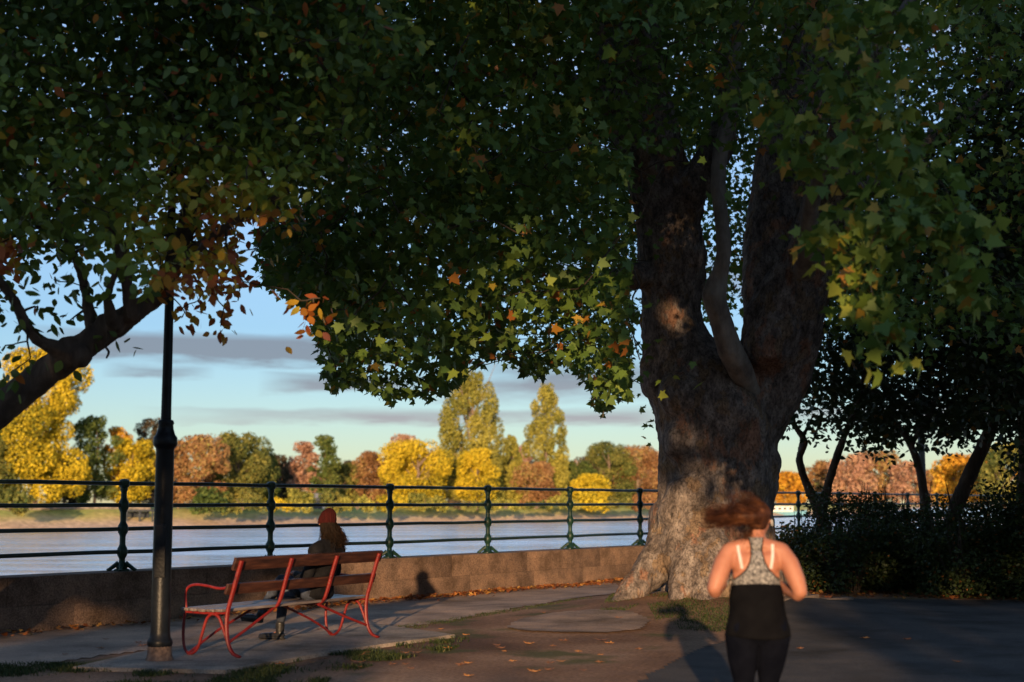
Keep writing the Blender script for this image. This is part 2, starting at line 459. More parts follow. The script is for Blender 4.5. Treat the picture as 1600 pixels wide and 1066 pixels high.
def gritty(name, c0, c1, c2, scale=60, patch=.8, stain=None, bump=.5):
    m, nt, N, L, b = mat_new(name)
    tc = N.new('ShaderNodeTexCoord')
    fine = N.new('ShaderNodeTexNoise'); fine.inputs['Scale'].default_value = scale; fine.inputs['Detail'].default_value = 4; fine.inputs['Roughness'].default_value = .75; L.new(tc.outputs['Object'], fine.inputs['Vector'])
    r = ramp(N, [(.3, c0), (.5, c1), (.72, c2)]); L.new(fine.outputs['Fac'], r.inputs[0])
    big = N.new('ShaderNodeTexNoise'); big.inputs['Scale'].default_value = patch; big.inputs['Detail'].default_value = 7; big.inputs['Roughness'].default_value = .6; L.new(tc.outputs['Object'], big.inputs['Vector'])
    r2 = ramp(N, [(.32, (.42, .40, .36)), (.5, (.92, .92, .92)), (.66, (1.35, 1.28, 1.2))]); L.new(big.outputs['Fac'], r2.inputs[0])
    mul = N.new('ShaderNodeMix'); mul.data_type = 'RGBA'; mul.blend_type = 'MULTIPLY'; mul.inputs[0].default_value = 1
    L.new(r.outputs[0], mul.inputs[6]); L.new(r2.outputs[0], mul.inputs[7]); L.new(mul.outputs[2], b.inputs['Base Color'])
    b.inputs['Roughness'].default_value = .9; b.inputs['Specular IOR Level'].default_value = .2
    bp = N.new('ShaderNodeBump'); bp.inputs['Strength'].default_value = bump; bp.inputs['Distance'].default_value = .012; L.new(fine.outputs['Fac'], bp.inputs['Height']); L.new(bp.outputs[0], b.inputs['Normal'])
    return m


M_EARTH = ground_material()
M_GRAVEL = gritty('pinkish gravel', (.20, .135, .10), (.38, .275, .21), (.52, .40, .31), 55)
M_ASPH = gritty('asphalt', (.03, .028, .029), (.065, .06, .058), (.13, .115, .105), 70, .9)
M_CONC = gritty('old concrete', (.15, .12, .095), (.27, .225, .185), (.36, .31, .265), 40, 1.6, bump=.35)
M_STONE = gritty('granite parapet', (.08, .05, .036), (.18, .118, .088), (.30, .205, .15), 45, 2.2, bump=.6)
M_KERB = gritty('kerb stone', (.10, .075, .055), (.20, .15, .115), (.30, .24, .19), 50, 2.0)


def build_ground():
    def lines(a, b, fine0, fine1, step):
        L_ = list(np.arange(fine0, fine1, step)); x = fine0; d = step
        while x > a: d *= 1.5; x -= d; L_.append(max(x, a))
        x = fine1; d = step
        while x < b: d *= 1.5; x += d; L_.append(min(x, b))
        return np.unique(L_)
    S = lines(-400, 1500, -13, 26, .14); T = lines(-.2, 600, -.2, 17, .14); T = T[T >= -.21]
    ss, tt = np.meshgrid(S, T, indexing='ij'); ss = ss.ravel(); tt = tt.ravel()
    x = F0.x + FU.x * ss + FN.x * tt; y = F0.y + FU.y * ss + FN.y * tt
    z = gh(x, y)
    V = np.stack([x, y, z], 1); ns, nt_ = len(S), len(T)
    i = np.arange(ns - 1)[:, None] * nt_ + np.arange(nt_ - 1)[None]
    F = np.stack([i, i + nt_, i + nt_ + 1, i + 1], -1).reshape(-1, 4)[:, ::-1]
    me = mesh_np('ground', V, F.ravel(), np.full(len(F), 4), smooth=True)
    tag(link('ground', me, M_EARTH), kind='structure')


def sheet(name, poly, mat, dz=.004, step=.1, rag=.12, seed=1, crown=0.0):
    """A surface lying on the ground inside a world-space polygon, with a worn edge."""
    poly = [(p[0], p[1]) for p in poly]
    xs = [p[0] for p in poly]; ys = [p[1] for p in poly]
    X = np.arange(min(xs) - .3, max(xs) + .3, step); Y = np.arange(min(ys) - .3, max(ys) + .3, step)
    xx, yy = np.meshgrid(X, Y, indexing='ij'); cx = (xx[:-1, :-1] + step / 2).ravel(); cy = (yy[:-1, :-1] + step / 2).ravel()
    p = np.stack([cx, cy, np.zeros_like(cx)], 1)
    k = in_poly(cx + rag * vnoise(p, 1.3, seed, 4, .7), cy + rag * vnoise(p, 1.3, seed + 9, 4, .7), poly)
    ny = len(Y); i = (np.arange(len(X) - 1)[:, None] * ny + np.arange(ny - 1)[None]).ravel()[k]
    F = np.stack([i, i + ny, i + ny + 1, i + 1], -1)
    u, inv = np.unique(F, return_inverse=True); x = xx.ravel()[u]; y = yy.ravel()[u]
    # ground grid is piecewise linear, so stay a little above it
    V = np.stack([x, y, gh(x, y) + dz], 1)
    me = mesh_np(name, V, inv.ravel(), np.full(len(F), 4), smooth=True)
    return tag(link(name, me, mat), kind='structure')


build_ground()
# the gravel promenade along the parapet, the asphalt path, the slab under the bench
sheet('gravel_path', [st(-14, .32), st(11.5, .32), G(1000, 925), G(930, 938), G(850, 950), G(720, 968), G(590, 986), G(400, 1010), G(240, 1016), st(-14, 4.2)], M_GRAVEL, .006, .09, .2, 3)
asph = [G(1240, 946), G(1330, 938), G(1500, 937), G(1900, 940), (14, 8), (14, 4), (.2, 4)] 
asph = [(p[0], p[1]) for p in asph] + [tuple(G(960, 1100)[:2]), tuple(G(1000, 1064)[:2]), tuple(G(1060, 1030)[:2]), tuple(G(1130, 1000)[:2]), tuple(G(1180, 975)[:2]), tuple(G(1205, 955)[:2])]
sheet('asphalt_path', asph, M_ASPH, .008, .055, .16, 11)


def prism(name, poly, z0, z1, mat, bevel=.012, parent=None):
    bm = bmesh.new(); vs = [bm.verts.new((p[0], p[1], z0)) for p in poly]; f = bm.faces.new(vs)
    if f.normal.z > 0: f.normal_flip()
    r = bmesh.ops.extrude_face_region(bm, geom=[f])
    for v in r['geom']:
        if isinstance(v, bmesh.types.BMVert): v.co.z = z1
    bmesh.ops.recalc_face_normals(bm, faces=list(bm.faces))
    if bevel: bmesh.ops.bevel(bm, geom=[e for e in bm.edges if abs(e.verts[0].co.z - z1) < 1e-6 and abs(e.verts[1].co.z - z1) < 1e-6], offset=bevel, segments=2, affect='EDGES')
    me = bpy.data.meshes.new(name); bm.to_mesh(me); bm.free()
    return link(name, me, mat, parent)


slab = [G(112, 1043, .03), G(352, 1048, .03), G(520, 1018, .03), G(712, 992, .03), G(595, 976, .03), G(480, 990, .03), G(330, 1004, .03), G(240, 1014, .03)]
o = prism('pavement_slab', slab, -.08, .035, M_CONC, .01); tag(o, kind='structure')
M_PATCH = gritty('sandy patch', (.15, .10, .075), (.29, .21, .16), (.38, .29, .22), 50, 1.4)
# worn kerb stones edging the two grass strips
def kerb(pts, label, w=.16, n_gap=.012):
    e = empty('kerb_edging', (pts[0][0], pts[0][1], 0), 0, label, 'kerb')
    inv = Vector(e.location)
    P = [Vector((p[0], p[1], 0)) for p in pts]
    for a, b in zip(P[:-1], P[1:]):
        d = (b - a); L_ = d.length; d.normalize(); c = (a + b) / 2
        mb = MB(); z = gz(c.x, c.y)
        mb.box(Vector((c.x, c.y, z - .03)) - inv, (L_ - n_gap, w, .12), Matrix.Rotation(math.atan2(d.y, d.x), 3, 'Z'), .015)
        mb.build('kerb_stone', M_KERB, e)
pp_ = [G(790, 984), G(815, 973), G(860, 968), G(930, 967), G(985, 971), G(1018, 979), G(1000, 988), G(950, 993), G(880, 993), G(820, 990)]
sheet('pavement_patch', pp_, M_PATCH, .02, .04, .05, 21)
k3 = [G(1212, 962), G(1240, 951), G(1275, 945), G(1330, 941)]
kerb(k3, 'pale curved kerb at the asphalt corner right of the jogging woman', .12)

# ---------------------------------------------------------------- stone parapet
WALL_H = .64
def build_parapet():
    e = empty('river_parapet', st(0, 0), FANG, 'long low granite wall with flat coping carrying the green railing along the river', 'wall')
    mb = MB(); s = -16.0; rr = random.Random(5)
    while s < 62:
        L_ = rr.uniform(2.2, 3.2)
        mb.box((s + L_ / 2, 0, .47), (L_ - .005, .50 + rr.uniform(-.001, .001), .34), None, .006); s += L_
    mb.build('coping', M_STONE, e)
    mb = MB(); s = -16.4
    while s < 62:
        L_ = rr.uniform(1.3, 2.3)
        mb.box((s + L_ / 2, .02, .08), (L_ - .003, .58 + rr.uniform(-.001, .001), .44), None, .003); s += L_
    mb.build('plinth', M_STONE, e)
    mb = MB(); mb.box((23, .05, -1.75), (80, .5, 3.2)); mb.build('river_face', M_STONE, e, smooth=False)
build_parapet()

# ---------------------------------------------------------------- railing
M_IRON = noise_mat('dark green cast iron', [(.3, (.004, .017, .011)), (.55, (.007, .032, .021)), (.75, (.022, .05, .032))], 14, .45, .25, 60, spec=.35)
M_RAILBAR = noise_mat('blackened rail bar', [(.3, (.006, .014, .012)), (.7, (.012, .032, .025))], 10, .42, .15, 60, spec=.5)
RAIL_Z = (.24, .53, .83, 1.11)          # above the coping
def build_railing():
    e = empty('river_railing', st(0, 0, WALL_H), FANG, 'dark green iron railing with four round rails and bulbous posts on the river wall', 'railing')
    prof = [(.062, .02), (.075, .05), (.05, .075), (.043, .10)]
    for z in RAIL_Z[:3]:
        prof += [(.038, z - .095), (.047, z - .07), (.062, z - .045), (.072, z), (.062, z + .045), (.047, z + .07), (.038, z + .095)]
    prof += [(.037, 1.0), (.05, 1.03), (.045, 1.05), (.066, 1.075), (.072, 1.11), (.066, 1.145), (.04, 1.165), (.0, 1.17)]
    post_me = None
    for k in range(-4, 18):
        if post_me is None:
            mb = MB(); mb.lathe(prof, 14)
            for a in range(4):
                an = math.pi / 4 + a * math.pi / 2; c, s_ = math.cos(an), math.sin(an)
                mb.tube([(c * .04, s_ * .04, .10), (c * .09, s_ * .09, .065), (c * .15, s_ * .15, .02), (c * .175, s_ * .175, .0)], [.035, .028, .024, .03], 7, 3)
            mb.lathe([(.10, -.002), (.10, .018), (.07, .03)], 12)
            o = mb.build('post', M_IRON, e); post_me = o.data
        else: o = link('post', post_me, None, e)
        o.location = (k * POST_STEP, 0, 0)
    for z in RAIL_Z:
        mb = MB(); n = 60
        mb.tube([(-4 * POST_STEP + (21 * POST_STEP) * i / n, .004 * math.sin(i * 1.7), z + .004 * math.sin(i * 2.3 + z * 9)) for i in range(n + 1)], .027, 10)
        mb.build('rail', M_RAILBAR, e)
build_railing()

# ---------------------------------------------------------------- river and far bank
WATER_Z = -2.5
def water_mat():
    m, nt, N, L, b = mat_new('river water')
    b.inputs['Base Color'].default_value = (1.0, .955, .91, 1); b.inputs['Metallic'].default_value = 1.0; b.inputs['Roughness'].default_value = .24; b.inputs['IOR'].default_value = 1.5
    tc = N.new('ShaderNodeTexCoord'); mp = N.new('ShaderNodeMapping'); mp.inputs['Rotation'].default_value = (0, 0, R(12)); mp.inputs['Scale'].default_value = (.55, 1.3, 1); L.new(tc.outputs['Object'], mp.inputs[0])
    n1 = N.new('ShaderNodeTexNoise'); n1.inputs['Scale'].default_value = .6; n1.inputs['Detail'].default_value = 7; n1.inputs['Roughness'].default_value = .55; L.new(mp.outputs[0], n1.inputs['Vector'])
    n2 = N.new('ShaderNodeTexNoise'); n2.inputs['Scale'].default_value = .05; n2.inputs['Detail'].default_value = 3; L.new(mp.outputs[0], n2.inputs['Vector'])
    ad = N.new('ShaderNodeMath'); ad.operation = 'MULTIPLY_ADD'; L.new(n2.outputs['Fac'], ad.inputs[0]); ad.inputs[1].default_value = 1.2; L.new(n1.outputs['Fac'], ad.inputs[2])
    m3 = N.new('ShaderNodeMapping'); m3.inputs['Scale'].default_value = (.035, .30, 1); L.new(tc.outputs['Object'], m3.inputs[0])
    n3 = N.new('ShaderNodeTexNoise'); n3.inputs['Scale'].default_value = 1.0; n3.inputs['Detail'].default_value = 6; n3.inputs['Roughness'].default_value = .65; L.new(m3.outputs[0], n3.inputs['Vector'])
    a3 = N.new('ShaderNodeMath'); a3.operation = 'MULTIPLY_ADD'; L.new(n3.outputs['Fac'], a3.inputs[0]); a3.inputs[1].default_value = 4.5; L.new(ad.outputs[0], a3.inputs[2])
    rr = N.new('ShaderNodeMapRange'); rr.inputs[1].default_value = .42; rr.inputs[2].default_value = .58; rr.inputs[3].default_value = .05; rr.inputs[4].default_value = .30; L.new(n3.outputs['Fac'], rr.inputs[0]); L.new(rr.outputs[0], b.inputs['Roughness'])
    bp = N.new('ShaderNodeBump'); bp.inputs['Strength'].default_value = .9; bp.inputs['Distance'].default_value = .22; L.new(a3.outputs[0], bp.inputs['Height']); L.new(bp.outputs[0], b.inputs['Normal'])
    return m
me = mesh_from('river', [(-3000, -200, WATER_Z), (3500, -200, WATER_Z), (3500, 4500, WATER_Z), (-3000, 4500, WATER_Z)], [(0, 1, 2, 3)])
tag(link('river', me, water_mat()), kind='structure')

SHORE = [(-420, 60), (-200, 150), (-84, 222), (-47, 262), (31, 335), (95, 440), (165, 640), (330, 1150), (900, 2600)]
def shore_at(X):
    xs = [p[0] for p in SHORE]; ys = [p[1] for p in SHORE]; return float(np.interp(X, xs, ys))
def bank_mat():
    m, nt, N, L, b = mat_new('far bank earth and grass')
    geo = N.new('ShaderNodeNewGeometry'); sp = N.new('ShaderNodeSeparateXYZ'); L.new(geo.outputs['Position'], sp.inputs[0])
    nz = N.new('ShaderNodeTexNoise'); nz.inputs['Scale'].default_value = .12; nz.inputs['Detail'].default_value = 8; L.new(geo.outputs['Position'], nz.inputs['Vector'])
    ad = N.new('ShaderNodeMath'); ad.operation = 'MULTIPLY_ADD'; L.new(nz.outputs['Fac'], ad.inputs[0]); ad.inputs[1].default_value = 2.4; L.new(sp.outputs[2], ad.inputs[2])
    mr = N.new('ShaderNodeMapRange'); mr.inputs[1].default_value = -2.2; mr.inputs[2].default_value = 3.0; L.new(ad.outputs[0], mr.inputs[0])
    r = ramp(N, [(0, (.16, .11, .08)), (.2, (.58, .42, .30)), (.36, (.66, .48, .28)), (.48, (.58, .48, .17)), (.66, (.38, .42, .10)), (1, (.46, .45, .10))]); L.new(mr.outputs[0], r.inputs[0])
    n3 = N.new('ShaderNodeTexNoise'); n3.inputs['Scale'].default_value = 1.1; n3.inputs['Detail'].default_value = 5; L.new(geo.outputs['Position'], n3.inputs['Vector'])
    r3 = ramp(N, [(.3, (.6, .6, .6)), (.7, (1.3, 1.3, 1.3))]); L.new(n3.outputs['Fac'], r3.inputs[0])
    mul = N.new('ShaderNodeMix'); mul.data_type = 'RGBA'; mul.blend_type = 'MULTIPLY'; mul.inputs[0].default_value = 1; L.new(r.outputs[0], mul.inputs[6]); L.new(r3.outputs[0], mul.inputs[7])
    L.new(mul.outputs[2], b.inputs['Base Color']); b.inputs['Roughness'].default_value = 1
    return m
def build_bank():
    prof = [(-3, -3.4), (0, -2.5), (4, -2.1), (9, -1.2), (14, -.6), (19, .3), (26, .55), (60, .6), (300, .8), (2500, 1.0)]
    V, F = [], []; P = []
    for (x0, y0), (x1, y1) in zip(SHORE[:-1], SHORE[1:]):
        n = max(2, int(math.hypot(x1 - x0, y1 - y0) / 6)); n = min(n, 80)
        P += [(x0 + (x1 - x0) * i / n, y0 + (y1 - y0) * i / n) for i in range(n)]
    P.append(SHORE[-1])
    for i, (x, y) in enumerate(P):
        a = P[max(i - 3, 0)]; b = P[min(i + 3, len(P) - 1)]; dx, dy = b[0] - a[0], b[1] - a[1]; l = math.hypot(dx, dy); nx, ny = -dy / l, dx / l
        for j, (d, z) in enumerate(prof):
            k = 1.2 * math.sin(i * .9) + 1.5 * math.sin(i * .37) if 0 < j < 8 else 0
            V.append((x + nx * d * .35 + nx * k * .4, y + ny * d + (0 if d < 50 else 0) + k * .6, z + (.12 * math.sin(i * 1.3 + j) if 1 < j < 8 else 0)))
        if i:
            for j in range(len(prof) - 1):
                q = (i - 1) * len(prof) + j; F.append((q, q + len(prof), q + len(prof) + 1, q + 1))
    me = mesh_from('far_bank', V, F, True); tag(link('far_bank', me, bank_mat()), kind='structure')
build_bank()

# ---------------------------------------------------------------- far trees
YEL = [(0, (.10, .12, .02)), (.25, (.30, .26, .025)), (.5, (.52, .40, .028)), (.85, (.70, .52, .035)), (1, (.76, .58, .06))]
OLY = [(0, (.13, .15, .035)), (.5, (.32, .30, .06)), (1, (.50, .43, .08))]
RUS = [(0, (.15, .075, .035)), (.45, (.33, .17, .075)), (.8, (.44, .29, .12)), (1, (.30, .29, .08))]
OLV = [(0, (.06, .09, .025)), (.5, (.18, .19, .05)), (1, (.36, .30, .07))]
GRN = [(0, (.035, .065, .02)), (.5, (.10, .14, .035)), (1, (.22, .24, .06))]
PNK = [(0, (.28, .14, .09)), (.5, (.46, .26, .17)), (1, (.55, .38, .22))]
DRK = [(0, (.03, .035, .02)), (.5, (.08, .07, .045)), (1, (.20, .13, .07))]
ORG = [(0, (.30, .13, .02)), (.5, (.58, .28, .03)), (1, (.65, .42, .05))]
LM = {}
def lm(key, stops, **k):
    if key not in LM: LM[key] = leaf_mat('foliage ' + key, stops, **k)
    return LM[key]
M_BARKFAR = noise_mat('far bark', [(.3, (.10, .07, .05)), (.7, (.28, .21, .15))], 3, .9, 0)
PAL = dict(yel=YEL, oly=OLY, rus=RUS, olv=OLV, grn=GRN, pnk=PNK, drk=DRK, org=ORG)


def far_tree(px, top, hw, kind, label, depth=18, shape='round', base=None, name=None, leaf=.32, dens=1.0, Yd=None, cat='tree', group='trees along the far bank'):
    dx = (px - 800) / FPX
    Y = Yd
    if Y is None:
        Y = 300
        for _ in range(12): Y = shore_at(dx * Y) + depth
    X = dx * Y; zt = W(px, top, Y).z; w = hw / FPX * Y; z0 = .6
    H = zt - z0
    e = empty(name or 'autumn_tree', (X, Y, z0), 0, label, cat, group)
    rg = np.random.default_rng(int(px * 7 + top))
    if shape == 'poplar': sub, zc0 = 90, .06
    elif shape == 'bush': sub, zc0 = 14, .0
    else: sub, zc0 = 52, (.10 if base is None else base)
    P, NRM, SZ = [], [], []
    for k in range(sub):
        u = (k + .5) / sub
        if shape == 'poplar':
            zz = zc0 + (1 - zc0) * u; ww = w * (math.sin(math.pi * min(1, (zz * .82 + .16))) ** .6) * .98; rad = w * rg.uniform(.18, .34) * (1.15 - .55 * zz)
        elif shape == 'bush':
            zz = u * .8; ww = w * math.sqrt(max(0, 1 - zz ** 2)) * .85; rad = min(w, H) * .4
        else:
            zz = zc0 + (1 - zc0) * u; q = (zz - zc0) / (1 - zc0); ww = w * 1.12 * math.sqrt(max(0.04, 1 - (q * 1.75 - .75) ** 2 / 1.15)) * .85; rad = w * rg.uniform(.16, .40)
        a = rg.uniform(0, 2 * math.pi); rr = ww * math.sqrt(rg.random()) if k % 3 else ww
        c = np.array([math.cos(a) * rr, math.sin(a) * rr, min(zz * H, H - rad * .8)])
        n = int(90 * dens * (rad / leaf / 3.0) ** 1.6) + 20
        d = rg.normal(size=(n, 3)); d /= np.linalg.norm(d, axis=1)[:, None]
        P.append(c + d * rad * (.75 + .35 * rg.random((n, 1))) * np.array([1, 1, 1.0 if shape != 'poplar' else 1.7])); NRM.append(d)
    P = np.concatenate(P); NRM = np.concatenate(NRM)
    tint = np.clip(.5 + .36 * vnoise(P + px, .18, 4, 3) * 1.6 + rg.normal(size=len(P)) * .2, 0, 1)
    me = leaves_mesh('crown', P, leaf * rg.uniform(.7, 1.3, len(P)), tint, TUFT, .1, .2, NRM, .6, rg)
    link('crown', me, lm(kind, PAL[kind], trans=.25, rough=.8, spec=.1), e)
    mb = MB()
    if shape != 'bush':
        tw = max(.18, w * .06)
        mb.tube([(0, 0, -.6), (0, 0, H * .25), (w * .05, 0, H * .5), (0, 0, H * .85)], [tw * 1.3, tw, tw * .7, tw * .25], 7, 2)
        for k in range(9 if shape != 'poplar' else 14):
            a = rg.uniform(0, 6.28); z1 = H * rg.uniform(.25, .7); l = w * rg.uniform(.4, .8)
            mb.tube([(0, 0, z1), (math.cos(a) * l * .5, math.sin(a) * l * .5, z1 + l * (.35 if shape != 'poplar' else 1.0)), (math.cos(a) * l, math.sin(a) * l, z1 + l * (.8 if shape != 'poplar' else 2.2))], [tw * .5, tw * .3, tw * .1], 5)
    else:
        for k in range(4):
            a = k * 1.6; mb.tube([(0, 0, -.3), (math.cos(a) * w * .3, math.sin(a) * w * .3, H * .6)], [.12, .04], 5)
    mb.build('trunk' if shape != 'bush' else 'stem', M_BARKFAR, e)
    return e


for t in [
    (-70, 600, 70, 'grn', 'dark green tree cut by the photo edge, behind the biggest yellow tree', 26, 'round'),
    (58, 548, 76, 'yel', 'biggest bright yellow tree on the far bank behind the left end of the railing', 24, 'round'),
    (-10, 690, 40, 'olv', 'olive green tree under the leaning trunk at the far left of the opposite bank', 22, 'round'),
    (152, 652, 36, 'grn', 'dark green tree with orange top right of the biggest yellow tree', 26, 'round'),
    (188, 668, 24, 'org', 'narrow orange brown tree between dark green and low yellow trees', 30, 'round'),
    (208, 688, 36, 'yel', 'smaller yellow tree just left of the lamp post on the far bank', 24, 'round'),
    (238, 655, 26, 'drk', 'dark purplish bare topped tree behind the lamp post', 48, 'round'),
    (282, 690, 26, 'rus', 'small russet tree touching the right side of the lamp post', 22, 'round'),
    (318, 682, 36, 'rus', 'bright rust red tree with bare trunk right of the lamp post', 14, 'round'),
    (372, 678, 50, 'olv', 'broad olive tree right of the rust red tree', 22, 'round'),
    (412, 702, 24, 'grn', 'dark green tree closing the right side of the broad olive tree', 26, 'round'),
    (440, 712, 22, 'drk', 'low greyish tree in the gap above the second railing post', 55, 'round'),
    (476, 692, 22, 'pnk', 'thin pinkish tree left of the tall green one above the bench sitter', 34, 'round'),
    (508, 681, 22, 'grn', 'tall narrow green tree above the red beanie', 30, 'round'),
    (540, 725, 20, 'olv', 'low olive tree between tall green tree and russet dome', 40, 'round'),
    (582, 708, 30, 'rus', 'russet dome shaped tree left of the golden round tree', 36, 'round'),
    (632, 680, 26, 'pnk', 'hazy pinkish tree rising behind the golden round tree', 60, 'round'),
    (652, 690, 52, 'yel', 'golden round tree immediately left of the taller poplar', 18, 'round'),
    (738, 585, 50, 'oly', 'tallest poplar, broad and columnar, in the middle of the far bank', 24, 'poplar'),
    (745, 702, 30, 'yel', 'low bright yellow tree at the foot of the tallest poplar', 12, 'round'),
    (798, 682, 17, 'oly', 'slim small poplar between the two tall ones', 24, 'poplar'),
    (815, 698, 22, 'pnk', 'pale pink brown tree behind the slim small poplar', 60, 'round'),
    (852, 604, 32, 'oly', 'second tall poplar, narrower, right of the tallest one', 24, 'poplar'),
    (836, 722, 30, 'rus', 'reddish tree at the left foot of the narrower tall poplar', 16, 'round'),
    (902, 722, 28, 'grn', 'low green tree right of the narrower tall poplar', 30, 'round'),
    (950, 692, 36, 'olv', 'green brown domed tree left of the plane tree trunk', 26, 'round'),
    (994, 698, 36, 'rus', 'orange red tree half hidden by the left edge of the plane trunk', 22, 'round'),
    (922, 742, 28, 'yel', 'low yellow tree in front of the green brown dome', 12, 'round'),
    (1075, 690, 40, 'olv', 'olive tree mostly hidden behind the plane trunk', 26, 'round'),
    (1150, 710, 40, 'rus', 'rusty tree wholly screened by the plane trunk', 26, 'round'),
]:
    px, top, hw, kind, label, depth, shape = t
    far_tree(px, top, hw, kind, label, depth, shape, name='poplar' if shape == 'poplar' else 'autumn_tree', dens=2.4 if shape == 'poplar' or px == 58 else 1.25)
for px, top, hw, kind, Yd, label in [
    (1232, 738, 24, 'org', 560, 'low orange tree seen just right of the plane trunk beyond the white boat'),
    (1285, 722, 30, 'rus', 600, 'leftmost pinkish rust tree between the forked stems'),
    (1330, 712, 34, 'pnk', 560, 'pinkish brown rounded tree inside the small tree fork'),
    (1372, 706, 38, 'rus', 590, 'tallest rust coloured dome between the two small riverside trees'),
    (1418, 722, 30, 'pnk', 570, 'pale rust tree left of the second small tree stem'),
    (1462, 735, 26, 'rus', 560, 'dull red tree right of the second small tree stem'),
    (1502, 712, 40, 'org', 420, 'orange tree glowing behind the leaning third stem'),
    (1565, 695, 42, 'olv', 380, 'yellow green tree behind the dark foliage at the right edge'),
    (1640, 690, 50, 'org', 380, 'orange tree just beyond the right edge of the photo')]:
    far_tree(px, top, hw, kind, label, 0, 'round', Yd=Yd, leaf=.75)
for px, top, hw, kind in [(-30, 700, 40, 'olv'), (105, 712, 34, 'drk'), (255, 712, 36, 'pnk'), (345, 716, 34, 'olv'), (405, 722, 36, 'drk'), (458, 726, 34, 'pnk'), (530, 730, 36, 'olv'), (560, 722, 30, 'drk'), (615, 716, 34, 'olv'), (690, 706, 36, 'pnk'), (785, 714, 34, 'olv'), (882, 722, 32, 'pnk'), (925, 716, 36, 'drk'), (972, 712, 34, 'olv'), (1030, 706, 40, 'pnk')]:
    far_tree(px, top, hw, kind, 'muted tree in the back row beyond the far bank', 85, 'round', leaf=.5, group='muted back row of trees')
BUSH_L = ['yellow green', 'dull olive', 'pale yellow', 'grey green', 'russet tinged']
for i, (px, top, hw, kind, depth) in enumerate([
    (20, 762, 30, 'olv', 5), (330, 764, 30, 'grn', 8), (382, 770, 32, 'olv', 2), (432, 778, 26, 'yel', 6), (470, 765, 24, 'oly', 6), (520, 768, 22, 'olv', 7), (560, 776, 30, 'oly', 1),
    (612, 774, 26, 'yel', 3), (665, 772, 34, 'oly', 4), (716, 782, 24, 'drk', 8), (742, 784, 26, 'olv', 0), (790, 780, 28, 'oly', 2), (838, 784, 24, 'olv', 1), (880, 776, 28, 'oly', 4), (925, 770, 26, 'yel', 4),
    (965, 778, 28, 'olv', 2), (1005, 774, 26, 'rus', 6), (1235, 778, 20, 'org', 4)]):
    place = ['leftmost, under the biggest yellow tree', 'right of the lamp post on the far bank', 'below the broad olive tree', 'above the second railing post', 'left of the beanie on the far bank',
             'right of the beanie on the far bank', 'left of the third railing post', 'right of the third railing post', 'below the golden round tree', 'dark, at the left foot of the tallest poplar',
             'under the tallest poplar', 'below the slim small poplar', 'below the narrower tall poplar', 'around the fifth railing post', 'low and bright beside the fifth post', 'left of the sixth railing post',
             'russet, beside the plane trunk', 'orange, right of the plane trunk'][i]
    if px > 1100: far_tree(px, top, hw, kind, 'far bank shrub, ' + place, depth, 'bush', name='shrub', cat='shrub', group='shrubs along the far bank', Yd=500)
    else: far_tree(px, top, hw, kind, 'far bank shrub, ' + place, depth - 8, 'bush', name='shrub', cat='shrub', group='shrubs along the far bank', leaf=.45)

# far bank: embankment wall, boats, a small cabin
M_WHITE = noise_mat('white paint', [(.3, (.62, .60, .56)), (.7, (.78, .76, .72))], 2, .5, 0)
M_DARK = noise_mat('dark hull', [(.3, (.03, .035, .04)), (.7, (.06, .07, .08))], 2, .5, 0)
M_BLUEP = noise_mat('pale blue paint', [(.3, (.12, .30, .38)), (.7, (.18, .38, .46))], 2, .5, 0)
M_GLASSD = noise_mat('dark window glass', [(.3, (.02, .03, .04)), (.7, (.03, .04, .05))], 2, .1, 0, spec=.6)
def on_bank(px, depth):
    dx = (px - 800) / FPX; Y = 300
    for _ in range(12): Y = shore_at(dx * Y) + depth
    return Vector((dx * Y, Y, 0))
def wall_seg():
    a = on_bank(-60, 18); b = on_bank(238, 18); d = b - a; L_ = d.length
    e = empty('embankment_wall', (a.x, a.y, .2), math.atan2(d.y, d.x), 'long pale embankment wall under the yellow trees on the far bank', 'wall')
    mb = MB(); mb.box((L_ / 2, 0, .2), (L_, .5, 1.5)); mb.build('wall_face', M_CONC, e, False)
    mb = MB(); mb.box((L_ / 2, 0, .98), (L_ + .2, .7, .16), None, .03); mb.build('coping', M_WHITE, e, False)
wall_seg()
def jetty():
    a = on_bank(219, 7)
    e = empty('landing_stage', (a.x, a.y, -2.4), .6, 'dark timber landing stage on the far mud bank just left of the lamp post', 'jetty')
    mb = MB(); mb.box((0, 0, 2.6), (5.5, 3.0, .3), None, .03); mb.build('deck', M_DARK, e)
    for x in (-2.3, 0, 2.3):
        for y in (-1.2, 1.2):
            mb = MB(); mb.tube([(x, y, -.6), (x, y, 2.5)], .18, 7); mb.build('pile', M_DARK, e)
    mb = MB(); mb.box((0, 1.3, 1.2), (5.2, .2, 2.4)); mb.build('panel', M_DARK, e)
jetty()
